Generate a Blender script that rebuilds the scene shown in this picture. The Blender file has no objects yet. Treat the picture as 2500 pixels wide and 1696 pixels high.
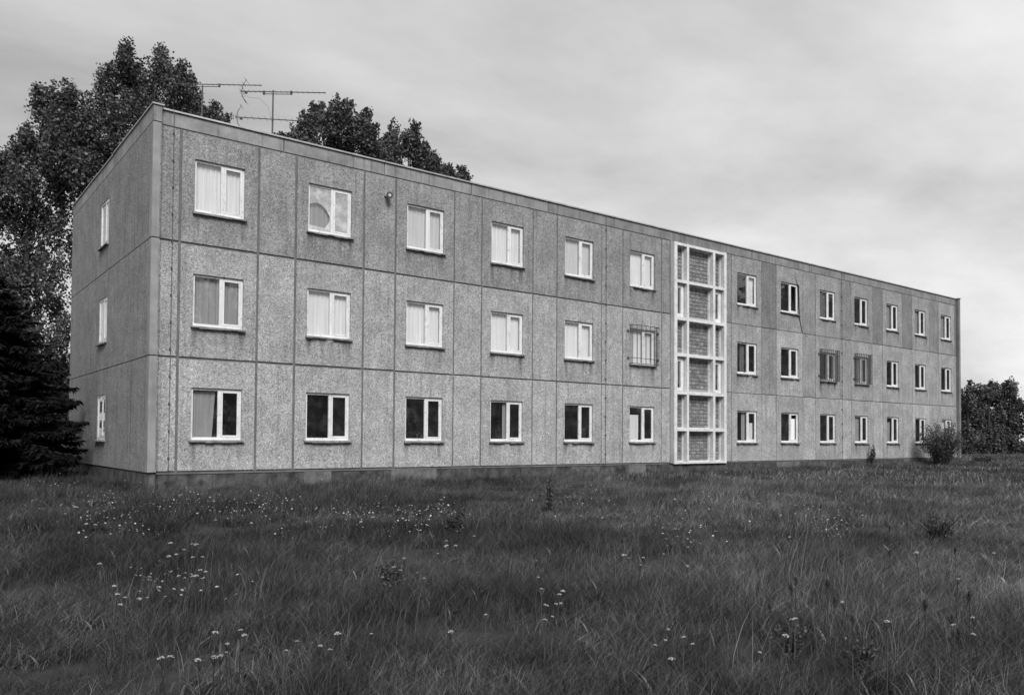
import bpy, bmesh, math, random
import numpy as np
from mathutils import Matrix, Vector

scene = bpy.context.scene
COL = scene.collection
R = math.radians

# ------------------------------------------------------------------ camera
cam_data = bpy.data.cameras.new('camera')
cam = bpy.data.objects.new('camera', cam_data)
COL.objects.link(cam)
right = Vector((0.79392, -0.60799, 0.00642)).normalized()
up = Vector((-0.02095, -0.0168, 0.99964)).normalized()
back = right.cross(up).normalized()
m = Matrix((right, up, back)).transposed().to_4x4()
m.translation = Vector((-4.817, -20.593, 0.867))
cam.matrix_world = m
cam_data.sensor_width = 36.0
cam_data.lens = 36.0 * 0.78867
cam_data.shift_y = 0.06846
cam_data.clip_start = 0.1
cam_data.clip_end = 3000
scene.camera = cam

# ------------------------------------------------------------------ world, sun, exposure
SUN_AZ = Vector((-0.34, -0.94, 0)).normalized()
SUN_EL = R(42)
world = bpy.data.worlds.new('World')
scene.world = world
world.use_nodes = True
nt = world.node_tree
nt.nodes.clear()
def wn(t, **kw):
    n = nt.nodes.new(t)
    for k, v in kw.items():
        setattr(n, k, v)
    return n
def wmath(op, a, b=None, clamp=False):
    n = wn('ShaderNodeMath', operation=op, use_clamp=clamp)
    for i, v in enumerate((a, b)):
        if v is None:
            continue
        if isinstance(v, (int, float)):
            n.inputs[i].default_value = v
        else:
            nt.links.new(v, n.inputs[i])
    return n.outputs[0]
sky = wn('ShaderNodeTexSky', sky_type='NISHITA', sun_disc=False, sun_elevation=SUN_EL,
         sun_rotation=math.atan2(SUN_AZ.x, SUN_AZ.y))
bw = wn('ShaderNodeRGBToBW')
nt.links.new(sky.outputs[0], bw.inputs[0])
tc = wn('ShaderNodeTexCoord')
sep = wn('ShaderNodeSeparateXYZ')
nt.links.new(tc.outputs['Generated'], sep.inputs[0])
zc = wmath('MAXIMUM', sep.outputs[2], 0.0)
den = wmath('ADD', zc, 0.16)
comb = wn('ShaderNodeCombineXYZ')
nt.links.new(wmath('DIVIDE', sep.outputs[0], den), comb.inputs[0])
nt.links.new(wmath('DIVIDE', sep.outputs[1], den), comb.inputs[1])
comb.inputs[2].default_value = 0.37
mp = wn('ShaderNodeMapping')
mp.inputs['Rotation'].default_value = (0, 0, R(-52))
mp.inputs['Scale'].default_value = (0.45, 0.95, 1)
mp.inputs['Location'].default_value = (1.7, 0.4, 0)
nt.links.new(comb.outputs[0], mp.inputs[0])
n1 = wn('ShaderNodeTexNoise')
n1.inputs['Scale'].default_value = 0.9
n1.inputs['Detail'].default_value = 7
n1.inputs['Roughness'].default_value = 0.55
n1.inputs['Distortion'].default_value = 0.5
nt.links.new(mp.outputs[0], n1.inputs['Vector'])
mp2 = wn('ShaderNodeMapping')
mp2.inputs['Rotation'].default_value = (0, 0, R(-40))
mp2.inputs['Scale'].default_value = (0.8, 2.6, 1)
nt.links.new(comb.outputs[0], mp2.inputs[0])
n2 = wn('ShaderNodeTexNoise')
n2.inputs['Scale'].default_value = 0.8
n2.inputs['Detail'].default_value = 5
nt.links.new(mp2.outputs[0], n2.inputs['Vector'])
c1 = wmath('MULTIPLY', wmath('SUBTRACT', n1.outputs[0], 0.5), 1.7)
c2 = wmath('MULTIPLY', wmath('SUBTRACT', n2.outputs[0], 0.5), 0.55)
n3 = wn('ShaderNodeTexNoise')
n3.inputs['Scale'].default_value = 1.7
n3.inputs['Detail'].default_value = 6
n3.inputs['Roughness'].default_value = 0.6
nt.links.new(comb.outputs[0], n3.inputs['Vector'])
c2 = wmath('ADD', c2, wmath('MULTIPLY', wmath('SUBTRACT', n3.outputs[0], 0.5), 0.48))
# a cloud sheet: thicker (darker) overhead, thinner towards the horizon
lay = wmath('SUBTRACT', 1.12, wmath('MULTIPLY', zc, 0.24))
cl = wmath('MULTIPLY', lay, wmath('ADD', 1.0, wmath('ADD', c1, c2)))
cloud = wmath('MULTIPLY', wmath('MAXIMUM', cl, 0.35), 6.6)
mixv = wmath('ADD', wmath('MULTIPLY', cloud, 0.88), wmath('MULTIPLY', bw.outputs[0], 0.12))
bg = wn('ShaderNodeBackground')
bg.inputs['Strength'].default_value = 0.0745
nt.links.new(mixv, bg.inputs['Color'])
wo = wn('ShaderNodeOutputWorld')
nt.links.new(bg.outputs[0], wo.inputs[0])

sun_data = bpy.data.lights.new('sun', 'SUN')
sun_data.energy = 2.9
sun_data.angle = R(24)
sun_data.color = (1, 1, 1)
sun = bpy.data.objects.new('sun', sun_data)
COL.objects.link(sun)
sd = Vector((SUN_AZ.x * math.cos(SUN_EL), SUN_AZ.y * math.cos(SUN_EL), math.sin(SUN_EL)))
sun.rotation_euler = sd.to_track_quat('Z', 'Y').to_euler()
sun.location = (10, -20, 30)

vs = scene.view_settings
vs.view_transform = 'Standard'
vs.look = 'None'
vs.exposure = 0.45
vs.gamma = 1.0
vs.use_curve_mapping = False
try:
    scene.cycles.max_bounces = 8
    scene.cycles.transparent_max_bounces = 16
except Exception:
    pass

# ---- measured positions in metres: (x, y, z, radius, density) of crown lobes, then plants
LOBES_A = [(0.1, 18.8, 15.5, 0.59, 1), (1.1, 18.7, 15.9, 0.55, 1), (0.7, 21.2, 15.9, 0.67, 1), (-0.1, 21.1, 14.3, 0.71, 1), (0.7, 18.5, 13.9, 0.98, 1), (1.6, 19.1, 14.7, 0.71, 1), (-0.5, 21.0, 13.8, 0.59, 1), (-0.6, 19.8, 12.1, 0.82, 0.8), (0.8, 21.0, 12.9, 1.02, 1), (1.5, 18.0, 12.6, 0.88, 0.8), (-0.4, 20.6, 10.6, 0.82, 0.45), (0.6, 20.3, 11.1, 0.88, 0.6), (1.7, 19.2, 11.2, 0.79, 0.45), (0.2, 21.0, 9.7, 0.88, 0.35), (1.2, 20.8, 10.1, 0.82, 0.4), (-0.2, 22.8, 9.0, 0.88, 0.5), (0.7, 19.4, 8.3, 0.82, 0.45), (-0.2, 21.6, 7.0, 0.79, 0.6), (0.8, 21.1, 7.2, 0.79, 0.5), (1.1, 19.2, 5.6, 0.59, 0.25), (0.2, 18.8, 5.2, 0.79, 0.3), (1.5, 21.7, 4.3, 0.69, 0.6), (-1.1, 20.7, 12.8, 0.79, 1), (-1.2, 20.9, 10.9, 0.88, 0.7), (-1.1, 23.2, 8.7, 0.98, 0.7), (-1.6, 22.2, 12.1, 0.79, 1), (0.3, 20.7, 2.6, 1.18, 0.8), (1.6, 20.9, 2.0, 0.88, 0.7)]
LOBES_B = [(3.2, 18.5, 18.2, 0.37, 1), (3.3, 19.2, 18.0, 0.54, 1), (5.1, 20.6, 19.5, 0.33, 1), (4.9, 19.6, 18.4, 0.54, 1), (2.6, 19.0, 17.1, 0.7, 1), (4.0, 19.6, 17.4, 1.0, 1), (5.4, 18.8, 17.6, 0.58, 1), (5.2, 17.3, 17.6, 0.25, 1), (2.8, 22.1, 16.8, 0.83, 1), (3.4, 18.5, 15.4, 1.14, 1), (5.0, 18.7, 16.0, 1.0, 1), (6.1, 18.5, 17.6, 0.29, 1), (6.0, 18.1, 16.7, 0.54, 1), (6.8, 18.3, 16.4, 0.46, 1), (6.6, 19.2, 16.0, 0.7, 1), (7.7, 19.5, 16.5, 0.41, 1), (2.0, 20.5, 14.4, 0.93, 1), (3.3, 21.4, 14.8, 0.93, 0.8), (4.7, 20.6, 14.6, 1.14, 0.7), (5.7, 17.7, 14.1, 1.24, 0.8), (3.4, 18.1, 11.9, 1.45, 0.6), (6.4, 20.7, 12.6, 1.45, 0.7)]
LOBES_C = [(14.2, 20.1, 19.1, 0.5, 1), (14.8, 20.4, 19.4, 0.35, 1), (14.5, 23.5, 20.0, 0.5, 1), (13.7, 23.0, 19.0, 0.6, 1), (14.0, 20.4, 18.4, 0.8, 1), (15.5, 20.9, 18.5, 0.8, 1), (16.1, 20.6, 19.0, 0.45, 1), (15.8, 19.3, 17.7, 0.65, 1), (13.6, 23.9, 18.6, 0.55, 1), (12.3, 21.8, 17.4, 0.3, 1), (12.2, 23.2, 17.7, 0.23, 0.7), (14.8, 21.9, 17.5, 1.25, 1), (16.5, 20.2, 16.9, 1.2, 1), (13.8, 23.1, 17.1, 1.13, 1), (15.7, 22.4, 15.3, 2.01, 0.8)]
LOBES_D = [(18.5, 19.3, 18.6, 0.31, 1), (18.6, 20.0, 18.3, 0.52, 1), (19.0, 22.5, 19.6, 0.42, 1), (18.5, 21.9, 18.5, 0.79, 1), (18.7, 19.3, 17.4, 0.68, 1), (20.0, 20.0, 17.5, 0.52, 1), (20.4, 19.9, 17.2, 0.31, 1), (17.5, 20.6, 16.6, 1.05, 1), (20.3, 21.3, 16.7, 1.18, 1), (18.3, 19.8, 13.9, 1.83, 0.8)]
LOBES_E = [(21.3, 19.8, 17.0, 0.35, 1), (22.1, 19.9, 17.1, 0.25, 1), (22.4, 22.5, 17.7, 0.55, 1), (23.1, 20.9, 17.1, 0.27, 1), (21.3, 19.9, 16.1, 0.95, 1), (21.6, 21.3, 14.8, 1.64, 0.8)]
LOBES_R0 = [(71.5, 12.0, 5.1, 0.89, 1), (72.6, 11.9, 5.7, 0.81, 1), (74.7, 13.2, 3.8, 1.45, 1), (73.6, 13.0, 1.8, 1.45, 1), (72.2, 11.6, 0.6, 1.37, 1), (72.5, 13.1, 0.9, 1.21, 1), (72.4, 13.4, 3.4, 1.21, 1)]
LOBES_R1 = [(74.8, 11.9, 5.8, 0.83, 1), (76.0, 11.8, 6.2, 0.58, 1), (78.5, 12.8, 4.8, 1.41, 1), (77.4, 12.6, 2.6, 1.66, 1), (75.6, 11.5, 0.8, 1.49, 1)]
LOBES_R2 = [(78.3, 11.8, 6.5, 0.77, 1), (79.5, 11.6, 6.8, 0.85, 1), (81.8, 12.7, 5.3, 1.45, 1), (80.9, 12.4, 3.1, 1.7, 1), (79.3, 11.2, 1.0, 1.7, 1), (81.6, 11.1, 4.0, 1.92, 1)]
FLOWERS_LEFT = [(-3.16, -6.73), (-3.25, -8.19), (-2.95, -7.87), (-2.79, -7.92), (-2.72, -7.66), (-3.08, -9.07), (-2.34, -6.28), (-3.04, -10.79), (-3.14, -10.82), (-0.9, -2.01), (-1.12, -4.54), (-1.0, -4.77), (-1.78, -8.02), (-1.63, -9.66), (-1.38, -9.78), (-1.76, -10.83), (-0.38, -6.59), (-0.98, -8.24), (-2.81, -12.92), (-2.91, -13.48), (-2.86, -13.52), (-2.94, -13.36), (-2.69, -13.28), (-2.65, -13.03), (-2.86, -14.03), (-2.94, -14.25), (-3.09, -14.4), (-3.11, -14.73), (-3.03, -14.68), (-3.19, -14.59), (-3.15, -14.79), (-2.91, -13.95), (-3.36, -14.49), (-3.67, -14.9), (-3.71, -15.2), (-3.71, -15.39), (-3.69, -15.83), (-3.84, -15.91), (-3.69, -15.65), (-3.58, -13.95), (-3.42, -14.98), (-3.28, -15.07), (-3.56, -16.6), (-3.55, -16.75), (-3.51, -16.81), (-3.52, -16.89), (-3.87, -16.85), (-3.84, -16.88), (-3.74, -16.94), (-3.67, -16.94), (-3.66, -16.99), (-3.42, -17.14), (-3.35, -17.09), (-3.26, -17.14), (-3.22, -17.16), (-3.18, -17.15), (-3.61, -16.92)]
FLOWERS_RIGHT = [(-1.62, -18.31), (-0.06, -17.81), (-0.53, -18.34), (-0.73, -17.89), (-1.09, -18.09), (-0.88, -18.01), (8.39, -12.83), (5.41, -11.66), (5.29, -13.36), (5.31, -16.36), (2.38, -17.08), (2.84, -17.53), (2.44, -15.77), (1.14, -17.98), (0.01, -18.55), (-0.36, -18.61), (-0.25, -18.66), (0.13, -16.4), (15.12, -4.24), (14.59, -5.58)]
FLOWERS_MIDDLE = [(-1.88, -15.77), (-1.09, -16.05), (-0.75, -15.61), (-1.43, -16.5), (-1.38, -16.62), (-1.35, -16.62), (-1.67, -16.82), (-1.58, -16.82), (-1.69, -16.99), (-1.83, -17.03), (-1.93, -17.2), (-2.07, -17.3), (-2.15, -16.88), (-1.67, -17.8), (-1.86, -17.95), (-1.83, -18.04), (-1.77, -18.04), (-2.08, -18.09), (-2.04, -18.15), (0.25, -15.59), (0.12, -15.94), (-0.07, -16.09), (0.04, -15.85), (2.01, -14.63), (1.78, -14.66), (5.38, -11.68), (-0.15, -13.88), (-0.82, -14.56), (-0.5, -13.91), (-1.01, -14.7), (-1.16, -14.8), (-1.62, -15.24), (-0.63, -12.34), (-0.22, -11.85), (1.63, -8.77), (-1.87, -15.42), (-2.02, -15.43), (-1.87, -15.32), (-1.53, -14.88), (-2.55, -17.13), (-2.94, -17.02), (0.12, -16.41)]
SEEDS = [(0.16, -17.33), (-0.27, -17.58), (-0.6, -17.65), (0.11, -17.6), (-0.37, -17.94), (2.0, -17.04), (3.78, -16.3), (5.11, -14.47), (2.72, -17.26), (3.64, -16.82), (3.63, -16.19), (0.44, -18.35), (0.15, -18.22), (-0.34, -18.63), (-0.2, -18.53), (-0.51, -18.13), (1.19, -13.65), (0.62, -14.53), (0.76, -14.66), (0.56, -14.99), (0.42, -15.26), (0.65, -15.17), (0.31, -15.01), (0.14, -14.98), (0.35, -15.23)]
WEEDS = [(5.06, -8.86), (6.25, -15.48), (-0.25, -17.56), (-0.17, -17.98), (-1.28, -14.18), (1.17, -11.52), (2.4, 1.36)]
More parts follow.
